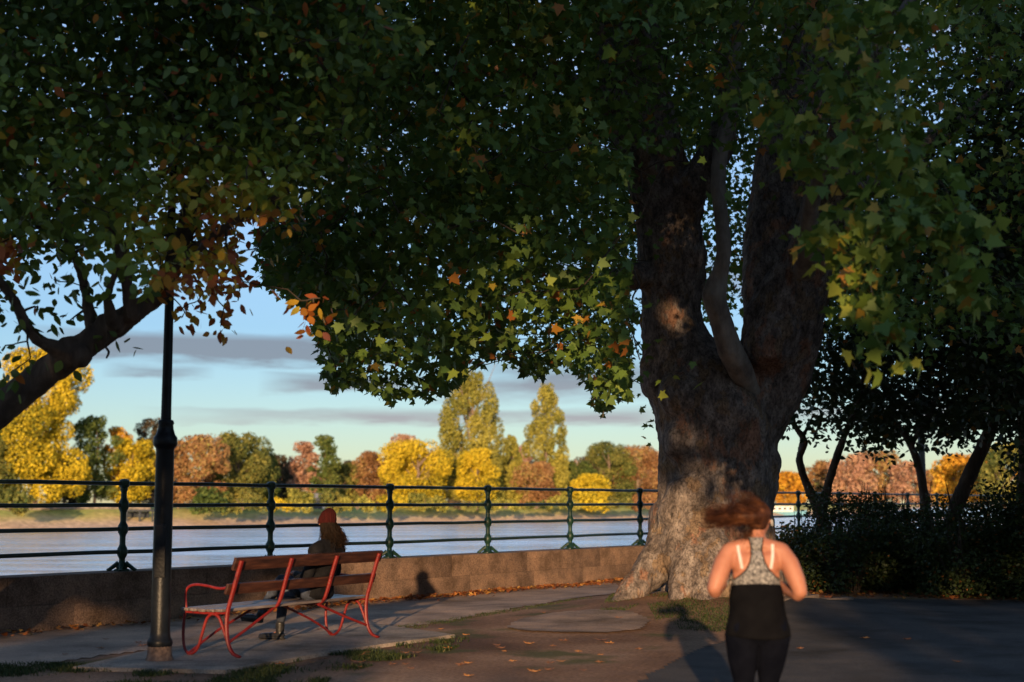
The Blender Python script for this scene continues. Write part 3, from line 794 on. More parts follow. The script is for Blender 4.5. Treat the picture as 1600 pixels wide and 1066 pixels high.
def boat(loc, rz, L_, label, hullm, cabm):
    e = empty('boat', loc, rz, label, 'boat')
    V, F = [], []; secs = [(-.5, .75, .05), (-.2, 1, 0), (.2, 1, 0), (.4, .6, .1), (.5, .04, .25)]
    w = L_ * .14
    for x, ww, zz in secs:
        V += [(x * L_, -w * ww, 1.2 + zz * 2), (x * L_, -w * ww * .7, -.3), (x * L_, w * ww * .7, -.3), (x * L_, w * ww, 1.2 + zz * 2)]
    for i in range(4):
        for j in range(3): q = i * 4 + j; F.append((q, q + 1, q + 5, q + 4))
        F.append((i * 4 + 3, i * 4, i * 4 + 4, i * 4 + 7))
    F += [(0, 3, 2, 1), (16, 17, 18, 19)]
    link('hull', mesh_from('hull', V, F), hullm, e)
    mb = MB(); mb.box((-.08 * L_, 0, 1.9), (L_ * .5, w * 1.5, 1.5), None, .15); c = mb.build('cabin', cabm, e)
    for k in range(4):
        mb = MB(); mb.box((-.26 * L_ + k * .12 * L_, -w * .75 - .02, 2.05), (L_ * .07, .06, .6), None, .02); mb.build('window', M_GLASSD, c)
    mb = MB(); mb.box((-.08 * L_, 0, 2.72), (L_ * .54, w * 1.7, .14), None, .04); mb.build('roof', M_WHITE, e)
p = W(1226, 785, 420); boat((p.x, p.y, WATER_Z + .3), .05, 13, 'white river boat with pale blue side moored beyond the railing right of the plane trunk', M_BLUEP, M_WHITE)
def hut():
    a = on_bank(505, 14)
    e = empty('riverside_hut', (a.x, a.y, .3), .3, 'small dark grey hut on the far bank directly above the red beanie', 'hut')
    mb = MB(); mb.box((0, 0, 1.1), (3.2, 2.4, 2.2)); mb.build('wall', M_DARK, e, False)
    V = [(-1.8, -1.4, 2.2), (1.8, -1.4, 2.2), (1.8, 1.4, 2.2), (-1.8, 1.4, 2.2), (-1.8, 0, 3.1), (1.8, 0, 3.1)]
    link('roof', mesh_from('roof', V, [(0, 1, 5, 4), (2, 3, 4, 5), (0, 4, 3), (1, 2, 5), (3, 2, 1, 0)]), noise_mat('grey roof', [(.3, (.16, .16, .17)), (.7, (.28, .28, .3))], 2, .8, 0), e)
    mb = MB(); mb.box((.4, -1.22, 1.0), (.9, .06, 1.9)); mb.build('door', M_WHITE, e, False)
hut()

# ---------------------------------------------------------------- the big plane tree
def bark_plane():
    m, nt, N, L, b = mat_new('plane tree bark')
    tc = N.new('ShaderNodeTexCoord')
    def mapped(scale, loc=(0, 0, 0)):
        q = N.new('ShaderNodeMapping'); q.inputs['Scale'].default_value = scale; q.inputs['Location'].default_value = loc; L.new(tc.outputs['Object'], q.inputs[0]); return q.outputs[0]
    def noise(vec, sc_, det=5, rough=.55):
        q = N.new('ShaderNodeTexNoise'); q.inputs['Scale'].default_value = sc_; q.inputs['Detail'].default_value = det; q.inputs['Roughness'].default_value = rough; L.new(vec, q.inputs['Vector']); return q
    def mixc(f, a_, b_, mode='MIX'):
        q = N.new('ShaderNodeMix'); q.data_type = 'RGBA'; q.blend_type = mode
        if isinstance(f, float): q.inputs[0].default_value = f
        else: L.new(f, q.inputs[0])
        L.new(a_, q.inputs[6]); L.new(b_, q.inputs[7]); return q.outputs[2]
    v1 = mapped((1, 1, .55)); v2 = mapped((1, 1, .7), (5, 3, 9)); v3 = mapped((1, 1, .6), (11, 2, 4))
    n1 = noise(v1, 7.5, 6, .62); n2 = noise(v2, 3.4, 7, .6); n3 = noise(v3, 2.1, 7, .62); n4 = noise(v1, 34, 5, .65)
    old = ramp(N, [(.32, (.06, .05, .045)), (.47, (.135, .11, .098)), (.60, (.22, .185, .165)), (.75, (.31, .27, .24))]); L.new(n1.outputs['Fac'], old.inputs[0])
    pale = ramp(N, [(.35, (.11, .075, .052)), (.65, (.24, .175, .12))]); L.new(n1.outputs['Fac'], pale.inputs[0])
    red = ramp(N, [(.35, (.17, .085, .055)), (.65, (.30, .17, .115))]); L.new(n1.outputs['Fac'], red.inputs[0])
    m1 = ramp(N, [(.555, (0, 0, 0)), (.585, (1, 1, 1))]); L.new(n2.outputs['Fac'], m1.inputs[0])
    m2 = ramp(N, [(.555, (0, 0, 0)), (.60, (.9, .9, .9))]); L.new(n3.outputs['Fac'], m2.inputs[0])
    c = mixc(m2.outputs[0], old.outputs[0], red.outputs[0]); c = mixc(m1.outputs[0], c, pale.outputs[0])
    g_ = ramp(N, [(.32, (.38, .36, .34)), (.5, (1, 1, 1)), (.68, (1.3, 1.25, 1.2))]); L.new(n4.outputs['Fac'], g_.inputs[0])
    c = mixc(1.0, c, g_.outputs[0], 'MULTIPLY')
    vo = N.new('ShaderNodeTexVoronoi'); vo.feature = 'DISTANCE_TO_EDGE'; vo.inputs['Scale'].default_value = 14
    ds = N.new('ShaderNodeVectorMath'); ds.operation = 'MULTIPLY_ADD'; nd = noise(v1, 9, 4); L.new(nd.outputs['Color'], ds.inputs[0]); ds.inputs[1].default_value = (.16, .16, .16); L.new(v1, ds.inputs[2]); L.new(ds.outputs[0], vo.inputs['Vector'])
    cr = ramp(N, [(0, (.35, .33, .32)), (.05, (.85, .85, .85)), (.12, (1, 1, 1))]); L.new(vo.outputs['Distance'], cr.inputs[0])
    c = mixc(.5, c, mixc(1.0, c, cr.outputs[0], 'MULTIPLY')); L.new(c, b.inputs['Base Color'])
    b.inputs['Roughness'].default_value = .9; b.inputs['Specular IOR Level'].default_value = .2
    def M(op, a_, b_, c_=None):
        q = N.new('ShaderNodeMath'); q.operation = op
        for i, v in enumerate((a_, b_, c_)):
            if v is None: continue
            if isinstance(v, (int, float)): q.inputs[i].default_value = v
            else: L.new(v, q.inputs[i])
        return q.outputs[0]
    crack = M('MINIMUM', vo.outputs['Distance'], .10)
    h = M('MULTIPLY_ADD', crack, 1.1, M('MULTIPLY_ADD', n4.outputs['Fac'], .35, n1.outputs['Fac']))
    h = M('SUBTRACT', h, M('MULTIPLY', m1.outputs[0], .18))
    bp = N.new('ShaderNodeBump'); bp.inputs['Strength'].default_value = .9; bp.inputs['Distance'].default_value = .05; L.new(h, bp.inputs['Height']); L.new(bp.outputs[0], b.inputs['Normal'])
    return m
M_PLANE = bark_plane()
M_PALE = noise_mat('pale young bark', [(.3, (.10, .08, .07)), (.5, (.19, .16, .135)), (.7, (.28, .24, .20))], 6, .85, .5, 30, stretch=(1, 1, .5), bdist=.02)
M_BARKDK = noise_mat('dark bark', [(.3, (.035, .025, .02)), (.55, (.09, .065, .05)), (.75, (.17, .125, .095))], 6, .9, .8, 24, stretch=(1, 1, .35), bdist=.03)
M_TWIG = noise_mat('twig bark', [(.3, (.03, .022, .016)), (.7, (.075, .055, .04))], 8, .9, 0)

plane = empty('plane_tree', TREE, 0, 'massive old plane tree with burred trunk splitting into several limbs beside the river wall', 'tree')
TI = TREE
pchains = [
    [(1108, 985, 70, 20.9), (1108, 930, 74, 20.9), (1110, 880, 80, 20.9), (1114, 820, 88, 20.95), (1120, 760, 96, 21), (1120, 700, 98, 21), (1118, 640, 100, 21), (1077, 580, 68, 21), (1054, 520, 53, 21), (1051, 460, 51, 21), (1050, 400, 55, 21), (1038, 340, 50, 20.9), (1024, 280, 48, 20.8),
     (1012, 220, 54, 20.7), (996, 160, 58, 20.6), (985, 100, 56, 20.5), (976, 20, 54, 20.4), (962, -90, 48, 20.2), (940, -240, 38, 20), (915, -420, 24, 19.6)],
    [(1170, 960, 60, 20.7), (1165, 880, 60, 20.8), (1148, 780, 60, 20.9), (1140, 690, 74, 21), (1186, 610, 68, 20.9), (1212, 560, 64, 20.8), (1222, 505, 66, 20.6), (1246, 450, 54, 20.4), (1268, 400, 46, 20.2), (1288, 340, 38, 20), (1302, 280, 34, 19.8), (1325, 190, 30, 19.5), (1362, 80, 27, 19.2), (1410, -60, 24, 18.8), (1470, -240, 18, 18)],
    [(1182, 620, 50, 21.7), (1200, 540, 42, 22.0), (1202, 460, 43, 22.2), (1206, 380, 46, 22.4), (1216, 300, 46, 22.5), (1232, 210, 48, 22.5), (1252, 110, 46, 22.4), (1270, 0, 44, 22.3), (1285, -130, 38, 22.2), (1300, -300, 28, 22)],
    [(1176, 620, 14, 20.4), (1158, 580, 20, 20.1), (1140, 545, 21, 19.85), (1126, 500, 18, 19.7), (1116, 462, 20, 19.6), (1124, 430, 14, 19.6), (1131, 395, 13, 19.6), (1127, 340, 12, 19.7), (1122, 290, 13, 19.8), (1125, 240, 13, 19.9), (1140, 180, 12, 20), (1148, 110, 11, 20), (1150, 0, 9, 20)],
    [(1058, 330, 40, 20.8), (1080, 296, 30, 20.6), (1104, 262, 25, 20.5), (1128, 215, 22, 20.5), (1140, 140, 20, 20.6), (1138, 40, 18, 20.7), (1140, -100, 14, 20.8)],
    [(1252, 450, 20, 20.4), (1262, 390, 17, 19.5), (1266, 330, 14, 19.0), (1280, 280, 12, 18.6), (1312, 225, 11, 18), (1360, 180, 9, 17.2)],
    [(1010, 432, 24, 20.8), (965, 430, 16, 20.4), (920, 442, 12, 20.0), (872, 452, 10, 19.6), (832, 468, 8, 19.2), (812, 486, 6, 19)],
    [(985, 180, 30, 20.3), (900, 130, 18, 19.3), (800, 110, 14, 18), (690, 115, 11, 16.8), (560, 140, 9, 15.6), (480, 165, 7, 15)],
    [(1290, 330, 26, 20), (1400, 260, 20, 21), (1520, 170, 16, 22), (1660, 60, 12, 23)],
    # roots
    [(1060, 820, 52, 20.8), (1040, 860, 34, 20.6), (1016, 892, 24, 20.4), (992, 920, 18, 20.2), (970, 944, 13, 20.0), (950, 960, 6, 19.8)],
    [(1080, 850, 48, 20.4), (1068, 895, 28, 20.0), (1060, 925, 22, 19.8), (1050, 950, 14, 19.6), (1036, 966, 7, 19.4)],
    [(1105, 870, 50, 20.3), (1100, 920, 34, 19.9), (1098, 950, 22, 19.6), (1104, 975, 10, 19.3)],
    [(1150, 900, 50, 20.2), (1170, 940, 34, 19.8), (1190, 960, 20, 19.6), (1215, 972, 10, 19.4)],
    [(1180, 900, 50, 20.8), (1215, 930, 34, 21), (1250, 940, 16, 21.2)],
    # burrs
    [(1072, 775, 34, 20.37), (1100, 768, 36, 20.32), (1128, 775, 26, 20.37)], [(1060, 800, 30, 20.37)], [(1120, 735, 30, 20.37), (1090, 745, 26, 20.42)],
    [(1030, 600, 26, 20.87), (1026, 570, 26, 20.87)], [(1070, 620, 40, 20.47)], [(1150, 640, 44, 20.37)], [(1205, 545, 44, 20.32), (1215, 520, 40, 20.27)], [(1238, 590, 24, 20.97)], [(1215, 640, 26, 20.87)], [(1195, 720, 28, 20.67)],
    [(1045, 500, 30, 20.77)], [(1040, 430, 26, 20.77)], [(1070, 690, 36, 20.47)], [(1218, 300, 26, 22.37)], [(1140, 830, 30, 20.47)],
    [(1050, 260, 26, 20.77), (1066, 285, 22, 20.77)], [(1000, 140, 30, 20.57)],
]
plane_nodes = []
CH = []; PALE = []
for i, c in enumerate(pchains):
    w = wchain(c)
    if len(w) > 3: w = smooth_chain(w, 2)
    CH.append([(x - TI.x, y - TI.y, z, r) for x, y, z, r in w])
    if i in (3, 5): PALE.append(CH.pop())
    if i < 9: plane_nodes += [q for q in [(x, y, z, r) for x, y, z, r in w][::2] if q[2] > 4.2]


def trunk_disp(co, nr):
    d = .075 * vnoise(co, 1.2, 22, 2) + .045 * vnoise(co * np.array([1, 1, .6]), 3.1, 21, 3) + .034 * vnoise(co * np.array([1, 1, .8]), 8.0, 23, 3, .65)
    ang = np.arctan2(co[:, 1], co[:, 0]); d += .05 * np.sin(ang * 7 + 1.5 * vnoise(co, .8, 24, 2)) * np.clip(1.6 - co[:, 2], 0, 1)
    fade = np.clip((9.5 - co[:, 2]) / 4, .35, 1)
    return d * fade
plane_trunk = organic('trunk', CH, .04, 3, trunk_disp, M_PLANE, plane)

organic('pale_limb', PALE[:1], .022, 2, lambda co, nr: .012 * vnoise(co, 7, 33, 3), M_PALE, plane); organic('pale_limb', PALE[1:], .022, 2, lambda co, nr: .012 * vnoise(co, 7, 34, 3), M_PALE, plane)
# crown: hanging sprays, filled where the photo shows leaf and open where it shows sky
def sample_region(poly, n, Y0, Y1, rg, power=1.0):
    xs = [p[0] for p in poly]; ys = [p[1] for p in poly]; out = []
    while len(out) < n:
        px = rg.uniform(min(xs), max(xs), 4 * n); py = rg.uniform(min(ys), max(ys), 4 * n); k = in_poly(px, py, poly)
        for a, b in zip(px[k], py[k]):
            out.append((*W(a, b, Y0 + (Y1 - Y0) * rg.random() ** power),))
            if len(out) >= n: break
    return np.array(out)


PLANE_POLY = [(380, -420), (1300, -420), (1300, 60), (1240, 120), (1120, 200), (1010, 330), (1010, 600), (1008, 650), (985, 640), (965, 590), (940, 625), (915, 590), (870, 560), (820, 585), (770, 560), (742, 560), (720, 600), (690, 575), (640, 600), (600, 590), (560, 585), (530, 608), (512, 560), (500, 505), (515, 470), (480, 455), (430, 432), (412, 390), (430, 350), (520, 340), (540, 200), (460, 60)]
rgp = np.random.default_rng(11)
cl = sample_region(PLANE_POLY, 2100, 13.5, 25, rgp)
px_, py_ = project(cl)
gap = vnoise(np.stack([px_ / 95, py_ / 80, cl[:, 1] * .0], 1), 1.0, 41, 2)
low = np.clip((py_ - 330) / 250, 0, 1)
keep = (gap + rgp.normal(size=len(cl)) * .22) > (-.46 + .33 * low)
cl = cl[keep]
# rim sprays that give the ragged lower outline its hanging lobes
rim = []
for a, b, yy in [(415, 372, 16), (425, 405, 16), (448, 428, 16.5), (480, 450, 17), (500, 440, 17), (505, 500, 17), (510, 545, 17.5), (522, 585, 17.5), (524, 612, 17.5), (545, 570, 18), (580, 600, 18), (600, 612, 18), (622, 612, 18), (650, 600, 18), (688, 598, 18), (700, 580, 19), (720, 600, 19),
                 (735, 575, 19), (760, 545, 19), (800, 560, 18.5), (832, 585, 18.5), (846, 560, 18.5), (870, 550, 19), (905, 565, 19), (925, 600, 19), (938, 632, 19), (945, 648, 19), (952, 590, 19), (975, 560, 19.5), (990, 600, 20), (985, 540, 20)]:
    for q in range(2): rim.append(W(a + rgp.normal() * 9, b + rgp.normal() * 9 - 6, yy + rgp.normal() * .5))
rim = np.array([tuple(r) for r in rim])
more_ = sample_region([(440, -150), (1000, -150), (1000, 300), (700, 340), (460, 300)], 520, 15, 25, rgp); cl = np.concatenate([cl, more_])
lobe = sample_region([(405, 330), (560, 330), (600, 560), (520, 600), (500, 520), (440, 440)], 90, 15.5, 19, rgp); cl = np.concatenate([cl, lobe])
right = sample_region([(1000, -420), (2000, -420), (2000, 300), (1620, 520), (1480, 520), (1300, 470), (1290, 250), (1120, 190), (1000, 240)], 1650, 15, 30, rgp)
near = sample_region([(900, -500), (1700, -500), (1700, -30), (1500, 20), (1250, 10), (1000, -20)], 90, 10, 16, rgp)
P1 = spray(cl, 30, .62, .35, rgp); P2 = spray(rim, 34, .40, .6, rgp); P3 = spray(right, 30, .85, .35, rgp); P4 = spray(near, 24, .7, .4, rgp)
behind = sample_region([(1000, 20), (1330, 20), (1330, 520), (1240, 500), (1180, 420), (1100, 480), (1010, 420)], 330, 23.2, 28, rgp); P5 = spray(behind, 30, .7, .35, rgp)
PP = np.concatenate([P1, P2, P3, P4, P5])
qx, qy = project(PP)
# keep the limbs and the open sky window legible, as in the photo
trunkzone = (qx > 985) & (qx < 1300) & (qy > 235) & (PP[:, 1] < 20.6) & (rgp.random(len(PP)) < .97)
env = np.interp(qx, [400, 405, 440, 480, 500, 515, 560, 620, 690, 712, 738, 790, 822, 850, 880, 912, 940, 960, 990, 1006, 1010], [350, 440, 468, 500, 560, 622, 615, 622, 622, 612, 572, 568, 588, 596, 586, 602, 648, 636, 632, 662, 2000]) + rgp.normal(size=len(PP)) * 5 - 8 + 22 * vnoise(np.stack([qx / 26, qx * 0, PP[:, 1] * .5], 1), 1.0, 44, 2)
trunkzone |= (qy > env) | ((qx > 380) & (qx < 402) & (qy > 330))
trunkzone |= (qx > 930) & (qx < 1300) & (qy > 30) & (qy < 235) & (PP[:, 1] < 20.6) & (rgp.random(len(PP)) < .62)
PP = PP[~trunkzone]
tint = np.clip(.40 + .22 * vnoise(PP, .45, 51, 3) * 1.5 + rgp.normal(size=len(PP)) * .10, 0, .84)
yel = rgp.random(len(PP)) < (.035 + .05 * (vnoise(PP, .9, 52, 2) > .15)); tint[yel] = rgp.uniform(.84, 1.0, yel.sum())
M_PLEAF = leaf_mat('plane leaves', [(0, (.045, .085, .022)), (.35, (.085, .155, .03)), (.6, (.16, .23, .035)), (.82, (.30, .32, .05)), (.9, (.38, .22, .03)), (1, (.40, .13, .03))], .38, .5)
P_SIZE = rgp.uniform(.075, .14, len(PP))
me = leaves_mesh('crown', PP - np.array(TI), P_SIZE, tint, PALM, .7, .35, rg=rgp)
link('crown', me, M_PLEAF, plane)
# the low spray that hangs close to the camera in front of the right limb
hang = []
for path, Y0, Y1 in (([(1290, 20), (1330, 110), (1340, 190), (1300, 330), (1290, 400)], 10.6, 10.1), ([(1370, 90), (1385, 210), (1370, 330), (1350, 430), (1385, 500), (1395, 545)], 10.2, 9.6),
                     ([(1420, 180), (1450, 260), (1490, 310), (1500, 360), (1505, 420), (1500, 460)], 10.3, 9.9), ([(1250, 190), (1262, 225), (1250, 250)], 10.6, 10.4), ([(1440, 330), (1400, 350), (1330, 350)], 10, 9.8), ([(1320, 0), (1400, 30), (1480, 20)], 10.8, 10.4), ([(1300, 120), (1420, 150)], 11, 10.8), ([(1310, 230), (1440, 220)], 10.9, 10.6), ([(1290, 350), (1360, 470)], 10.6, 10.2), ([(1180, 130), (1230, 200)], 11, 10.8)):
    n = len(path)
    for i in range(n - 1):
        for q in range(3):
            u = (i + q / 3) / (n - 1); a = path[i]; b = path[i + 1]; f = q / 3
            hang.append(tuple(W(a[0] * (1 - f) + b[0] * f, a[1] * (1 - f) + b[1] * f, Y0 + (Y1 - Y0) * u)))
hang = np.array(hang); PH_ = spray(hang, 15, .24, .5, rgp)
tint = np.clip(.55 + rgp.normal(size=len(PH_)) * .16, .2, .84); yl = rgp.random(len(PH_)) < .08; tint[yl] = rgp.uniform(.85, .95, yl.sum())
me = leaves_mesh('low_spray', PH_ - np.array(TI), rgp.uniform(.085, .15, len(PH_)), tint, PALM, .9, .4, rg=rgp)
lo = link('low_spray', me, M_PLEAF, plane); tag(lo, 'large lobed leaves hanging down close in front of the right limb')
mb = MB()
grow(mb, plane_nodes, np.concatenate([cl[::3], rim[::2], right[::4]]), .085, .007, 5, .05)
mbh = MB()
hn = [(*W(1500, -60, 14.5), .06), (*W(1440, -20, 12.5), .05), (*W(1390, 40, 11), .035)]
mb.tube([W(1410, -60, 18.8), W(1460, -80, 16.5), W(1500, -60, 14.5), W(1440, -20, 12.5), W(1390, 40, 11), W(1340, 60, 10.6)], [.14, .11, .08, .05, .03, .015], 7, 4)
grow(mb, hn, hang[::2], .02, .004, 5)
inv = np.array(TI)
mb.v = [(v[0] - inv[0], v[1] - inv[1], v[2] - inv[2]) for v in mb.v]
merge_into(plane_trunk, mb, M_TWIG)

# ---------------------------------------------------------------- leaning tree on the left
LB = W(-330, 800, 12.6); LB = Vector((LB.x, LB.y, 0))
lt = empty('leaning_tree', LB, 0, 'leaning dark trunked tree with green and orange oval leaves, entering from the left', 'tree')
lch = [[(LB.x - .1, LB.y, -.2, .30), (LB.x, LB.y, .4, .25)] + [(x, y, z, r) for x, y, z, r in wchain([(-160, 770, 32, 12.6), (-60, 690, 30, 12.6), (0, 640, 27, 12.6), (60, 592, 25, 12.6), (110, 556, 24, 12.6), (165, 518, 21, 12.6), (215, 484, 18, 12.7), (248, 458, 18, 12.8), (268, 425, 17, 12.9), (285, 370, 15, 13.1), (305, 300, 13, 13.3), (330, 220, 11, 13.5), (350, 120, 9, 13.6), (380, -20, 7, 13.6)])],
       wchain([(108, 560, 20, 12.5), (88, 545, 13, 12.4), (62, 532, 10, 12.3), (40, 508, 9, 12.2), (22, 470, 8, 12.1), (0, 440, 7, 12.0), (-40, 380, 6, 11.9)]),
       wchain([(150, 525, 16, 12.7), (138, 480, 9, 12.8), (128, 430, 8, 12.9), (100, 360, 7, 13), (80, 260, 6, 13)]),
       wchain([(180, 510, 14, 12.5), (168, 470, 8, 12.3), (185, 410, 7, 12.2), (215, 340, 6, 12.1)]),
       wchain([(205, 492, 14, 12.5), (200, 450, 10, 12.4), (188, 400, 8, 12.3), (160, 330, 7, 12.2), (150, 240, 6, 12)]),
       wchain([(268, 420, 14, 12.9), (320, 380, 9, 12.8), (390, 330, 7, 12.6), (450, 300, 5, 12.5)]),
       wchain([(110, 545, 22, 12.5)]), wchain([(125, 556, 20, 12.45)]), wchain([(165, 506, 18, 12.6)]), wchain([(90, 560, 18, 12.5)])]
lch = [smooth_chain(c, 2) if len(c) > 3 else c for c in lch]
lnodes = [q for c in lch[:6] for q in c if q[2] > 3.0]
def ldisp(co, nr): return .016 * vnoise(co * np.array([1, 1, .6]), 7, 61, 3) + .012 * vnoise(co, 16, 62, 2)
lt_trunk = organic('trunk', [[(x - LB.x, y - LB.y, z, r) for x, y, z, r in c] for c in lch], .022, 2, ldisp, M_BARKDK, lt)
rgl = np.random.default_rng(21)
L_POLY = [(-420, -420), (620, -420), (600, 60), (560, 180), (520, 260), (500, 300), (440, 330), (400, 380), (330, 430), (280, 440), (220, 400), (120, 380), (60, 400), (-20, 430), (-420, 480)]
lc = sample_region(L_POLY, 1900, 10.8, 16.5, rgl, .9)
lc = np.concatenate([lc, sample_region([(-420, -420), (640, -420), (580, 100), (420, 220), (200, 260), (-420, 300)], 700, 11.5, 17, rgl)])
ax_, ay_ = project(lc)
g2 = vnoise(np.stack([ax_ / 60, ay_ / 55, ax_ * 0], 1), 1, 71, 2); lw = np.clip((ay_ - 230) / 200, 0, 1)
lc = lc[(g2 + rgl.normal(size=len(lc)) * .2) > (-.62 + .55 * lw)]
sparse = np.array([tuple(W(a, b, yy)) for a, b, yy in [(10, 470, 12), (30, 500, 12.1), (8, 540, 12), (48, 560, 12.2), (20, 585, 12.1), (60, 480, 12.3), (90, 440, 12.6), (110, 500, 12.8), (140, 450, 12.8), (165, 440, 12.3), (210, 430, 12.3), (235, 440, 12.6), (275, 470, 12.8),
          (290, 490, 12.8), (310, 470, 12.7), (330, 440, 12.6), (350, 480, 12.6), (345, 510, 12.6), (372, 470, 12.5), (380, 440, 12.5), (250, 420, 12.8), (300, 420, 12.8), (440, 350, 12.4), (410, 370, 12.4), (470, 470, 12.2), (490, 480, 12.2), (478, 500, 12.2), (500, 466, 12.2), (180, 520, 12.5), (125, 540, 12.5), (150, 500, 12.6), (395, 395, 12.4), (360, 400, 12.5)]])
A1 = spray(lc, 34, .46, .3, rgl); A2 = spray(sparse, 9, .17, .8, rgl)
A = np.concatenate([A1, A2]); bx, by = project(A)
A = A[~((bx > 372) & (bx < 450) & (by > 345) & (rgl.random(len(A)) < .85))]; bx, by = project(A)
A = A[~((bx > 246) & (bx < 276) & (by > 462) & (A[:, 1] < 13.6))]; bx, by = project(A)
tint = .30 + .16 * vnoise(A, .7, 81, 3) * 1.5 + rgl.normal(size=len(A)) * .08
# the outer right side has turned, with sunlit brightness put into the tint: yellow green, then orange and rust at the tips
turn_lit = np.clip(1 - np.hypot((bx - 330) / 210, (by - 370) / 190), 0, 1); tint = tint + turn_lit * .50
tip = ((by > 420) & (bx > 240)) | ((bx > 380) & (by > 330) & (by < 520)) | ((bx < 30) & (by > 370) & (by < 430)); tint[tip] = rgl.uniform(.7, 1.0, tip.sum())
rare = rgl.random(len(A)) < .05; tint[rare] = rgl.uniform(.72, .95, rare.sum())
M_LLEAF = leaf_mat('left tree leaves', [(0, (.045, .08, .022)), (.3, (.085, .14, .028)), (.5, (.19, .26, .04)), (.66, (.34, .34, .04)), (.76, (.58, .36, .04)), (.88, (.42, .12, .03)), (1, (.24, .06, .03))], .42, .45)
me = leaves_mesh('crown', A - np.array(LB), rgl.uniform(.07, .135, len(A)), np.clip(tint, 0, 1), OVAL, .7, .35, rg=rgl); link('crown', me, M_LLEAF, lt)
mb = MB(); grow(mb, lnodes, np.concatenate([lc[::2], sparse]), .04, .006, 5, .04)
mb.tube([W(168, 512, 12.5), W(170, 530, 12.45), W(164, 540, 12.45), W(170, 550, 12.45), W(166, 560, 12.45)], [.012, .011, .01, .012, .008], 5, 3)
mb.v = [(v[0] - LB.x, v[1] - LB.y, v[2]) for v in mb.v]; merge_into(lt_trunk, mb, M_TWIG)

# ---------------------------------------------------------------- small trees and bushes at the right
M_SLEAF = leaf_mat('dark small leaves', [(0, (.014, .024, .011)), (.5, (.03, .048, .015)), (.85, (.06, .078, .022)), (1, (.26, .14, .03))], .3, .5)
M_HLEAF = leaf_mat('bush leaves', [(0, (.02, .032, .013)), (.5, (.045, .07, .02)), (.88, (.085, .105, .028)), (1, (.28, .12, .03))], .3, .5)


def small_tree(base_px, chains, poly, n, Y0, Y1, label, seed, size=.115, thin=-.3):
    B = W(base_px[0], base_px[1], base_px[2]); B = Vector((B.x, B.y, 0)); e = empty('riverside_tree', B, 0, label, 'tree')
    rg = np.random.default_rng(seed)
    cc = [[(B.x, B.y, -.1, chains[0][0][2] * 1.3 / FPX * base_px[2]), ] + wchain(chains[0])] + [wchain(c) for c in chains[1:]]
    cc = [smooth_chain(c, 3) if len(c) > 2 else c for c in cc]
    tr = organic('trunk', [[(x - B.x, y - B.y, z, r) for x, y, z, r in c] for c in cc], .035, 2, lambda co, nr: .02 * vnoise(co, 6, seed, 3), M_BARKDK, e)
    c = sample_region(poly, n, Y0, Y1, rg)
    x, y = project(c); c = c[(vnoise(np.stack([x / 50, y / 45, x * 0], 1), 1, seed, 2) + rg.normal(size=len(c)) * .2) > thin]
    A = spray(c, 40, .6, .3, rg); t = np.clip(.45 + .25 * vnoise(A, .8, seed + 1, 2) + rg.normal(size=len(A)) * .12, 0, .86); r = rg.random(len(A)) < .02; t[r] = 1
    link('crown', leaves_mesh('crown', A - np.array(B), rg.uniform(size * .7, size * 1.4, len(A)), t, OVAL, .6, .3, rg=rg), M_SLEAF, e)
    mb = MB(); nd = [q for c_ in cc for q in c_ if q[2] > 2.2]; grow(mb, nd, c[::3], .05, .006, 5, .04); mb.v = [(v[0] - B.x, v[1] - B.y, v[2]) for v in mb.v]; merge_into(tr, mb, M_TWIG)
    return e


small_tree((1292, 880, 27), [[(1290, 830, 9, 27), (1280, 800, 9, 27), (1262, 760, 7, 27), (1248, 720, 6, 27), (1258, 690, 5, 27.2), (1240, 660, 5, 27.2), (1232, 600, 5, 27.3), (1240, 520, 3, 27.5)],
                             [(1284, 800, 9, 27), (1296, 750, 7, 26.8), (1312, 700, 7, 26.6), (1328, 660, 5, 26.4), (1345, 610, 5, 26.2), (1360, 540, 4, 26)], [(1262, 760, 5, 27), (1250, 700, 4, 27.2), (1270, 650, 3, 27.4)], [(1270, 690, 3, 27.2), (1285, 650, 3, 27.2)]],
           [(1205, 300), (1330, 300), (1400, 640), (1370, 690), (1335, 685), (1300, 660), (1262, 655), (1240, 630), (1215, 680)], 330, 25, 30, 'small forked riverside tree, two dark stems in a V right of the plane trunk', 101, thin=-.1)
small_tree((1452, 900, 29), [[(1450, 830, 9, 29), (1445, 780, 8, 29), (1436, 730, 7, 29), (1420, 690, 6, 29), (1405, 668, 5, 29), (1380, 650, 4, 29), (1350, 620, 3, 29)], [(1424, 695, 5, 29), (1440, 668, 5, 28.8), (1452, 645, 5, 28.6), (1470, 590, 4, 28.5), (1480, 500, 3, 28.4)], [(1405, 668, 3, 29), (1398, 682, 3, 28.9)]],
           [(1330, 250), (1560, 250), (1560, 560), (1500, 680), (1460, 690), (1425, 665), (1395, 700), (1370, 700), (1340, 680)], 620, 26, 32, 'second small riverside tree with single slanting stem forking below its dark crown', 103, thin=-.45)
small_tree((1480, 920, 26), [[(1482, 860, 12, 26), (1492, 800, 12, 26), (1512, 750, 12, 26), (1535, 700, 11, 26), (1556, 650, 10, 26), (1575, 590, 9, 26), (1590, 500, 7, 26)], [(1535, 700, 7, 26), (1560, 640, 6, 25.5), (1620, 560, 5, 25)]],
           [(1480, 250), (1750, 250), (1750, 760), (1640, 780), (1600, 700), (1570, 640), (1540, 660), (1500, 640)], 800, 21, 29, 'right leaning riverside tree with thick dark stem near the right edge', 107, thin=-.7)
